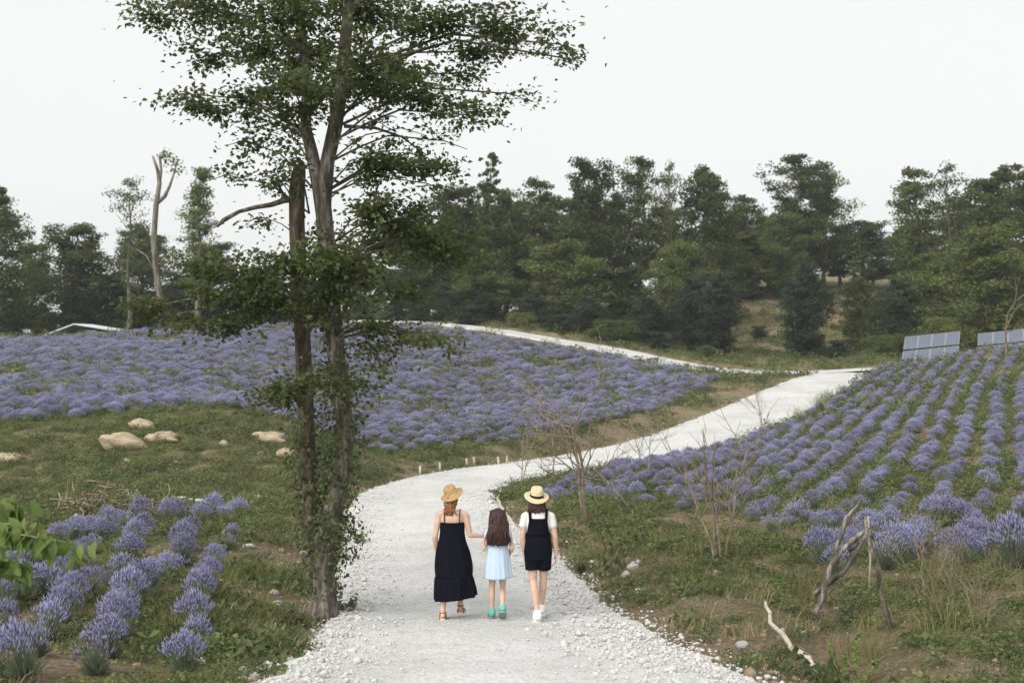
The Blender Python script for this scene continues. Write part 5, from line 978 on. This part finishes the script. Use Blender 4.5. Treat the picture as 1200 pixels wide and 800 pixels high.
for sx_, kn in ((-1, A([-.062, -.01, .47])), (1, A([.072, .07, .47]))): hp = A([sx_ * .080, 0, .82]); en = hp + (kn - hp) * .60; du.tube([hp, (hp + en) / 2, en], [.098, .097, .094], 18)
dg_ = remesh(du, 'dungarees', M['black'], .006, 5); link('dungarees', dg_, g)
def bib(sign, z0, z1, w0, w1, ro):
    mb = MB(); n = 14; rows = []
    for z in np.linspace(z0, z1, 10):
        u = (z - z0) / (z1 - z0); w_ = w0 + (w1 - w0) * u; xs = np.linspace(-w_, w_, n); rxx = np.interp(z, [1.0, 1.08, 1.16, 1.25, 1.32], [.166, .158, .160, .166, .14]) + ro; ryy = np.interp(z, [1.0, 1.08, 1.16, 1.25, 1.32], [.124, .119, .116, .112, .09]) + ro
        ys = sign * ryy * np.sqrt(np.maximum(1 - (xs / rxx) ** 2, .02)); rows.append(np.concatenate([np.stack([xs, ys, np.full(n, z)], 1), np.stack([xs[::-1], ys[::-1] - sign * .012, np.full(n, z)], 1)]))
    mb.loft(rows); return mb.mesh('bib', M['black'])
link('bib', bib(-1, 1.05, 1.268, .150, .112, .004), g); link('bib', bib(1, 1.05, 1.21, .13, .10, .004), g)
for sx_ in (-1, 1):
    pts = [[sx_ * .100, -.108, 1.245], [sx_ * .103, -.098, 1.30], [sx_ * .108, -.06, 1.352], [sx_ * .110, .0, 1.372], [sx_ * .105, .06, 1.335], [sx_ * .095, .10, 1.26], [sx_ * .088, .116, 1.19]]; mb = MB(); rows = []
    for p in pts: p = A(p); rows.append(A([p + [-.018, 0, 0], p + [.018, 0, 0], p + [.018, .004, .008], p + [-.018, .004, .008]]))
    mb.loft(rows); link('strap', mb.mesh('strap', M['black']), g)
mb = MB(); hc = A([-.01, .012, 1.50]); mb.ball(hc + A([0, -.01, -.02]), (.086, .094, .085), 16, 12); rg = np.random.default_rng(8); n = 110; a = rg.uniform(-math.pi * .98, -.02 * math.pi, n)
rts = hc + np.stack([.080 * np.cos(a), .085 * np.sin(a), rg.uniform(-.04, .03, n)], 1); tps_ = hc + np.stack([.105 * np.cos(a) + rg.normal(0, .014, n), .088 * np.sin(a) + rg.normal(0, .01, n) - .01, rg.uniform(-.185, -.12, n)], 1); strands(mb, rts, tps_, .010, 6, bulge=.012, wave=.008); link('hair', mb.mesh('hair', M['brunette']), g)
h_ = hat(g, tuple(b3 + A([-.018, -.005, 1.545])), (R(20), R(4), 0), .168, .088, .115, M['straw_cream'], True, .018); tag(h_, 'cream straw hat with a black band on the woman in dungarees', 'hat')
shoe(g, (-.010, -.14, .085), (-.012, .03, .035), M['white'], M['white'], 1.32); shoe(g, (.045, .17, .10), (.055, .33, .035), M['white'], M['white'], 1.32)

# ------------------------------------------------------------------ thin haze over the whole valley, added to lift the distant dark tones
hm = bpy.data.materials.new('haze'); hm.use_nodes = True; ht = hm.node_tree; ht.nodes.clear(); pv = ht.nodes.new('ShaderNodeVolumePrincipled'); pv.inputs['Color'].default_value = (.90, .94, .97, 1); pv.inputs['Density'].default_value = .00045; pv.inputs['Anisotropy'].default_value = .2
ho = ht.nodes.new('ShaderNodeOutputMaterial'); ht.links.new(pv.outputs[0], ho.inputs['Volume'])
zl, zh = float(fz.min()) - 1, 40.; mb = MB(); mb.box((0, 430, (zl + zh) / 2), (1900, 960, zh - zl)); tag(link('haze', mb.mesh('haze', hm, False)), 'thin pale haze added over the valley to lift distant dark tones', None, None, 'stuff')
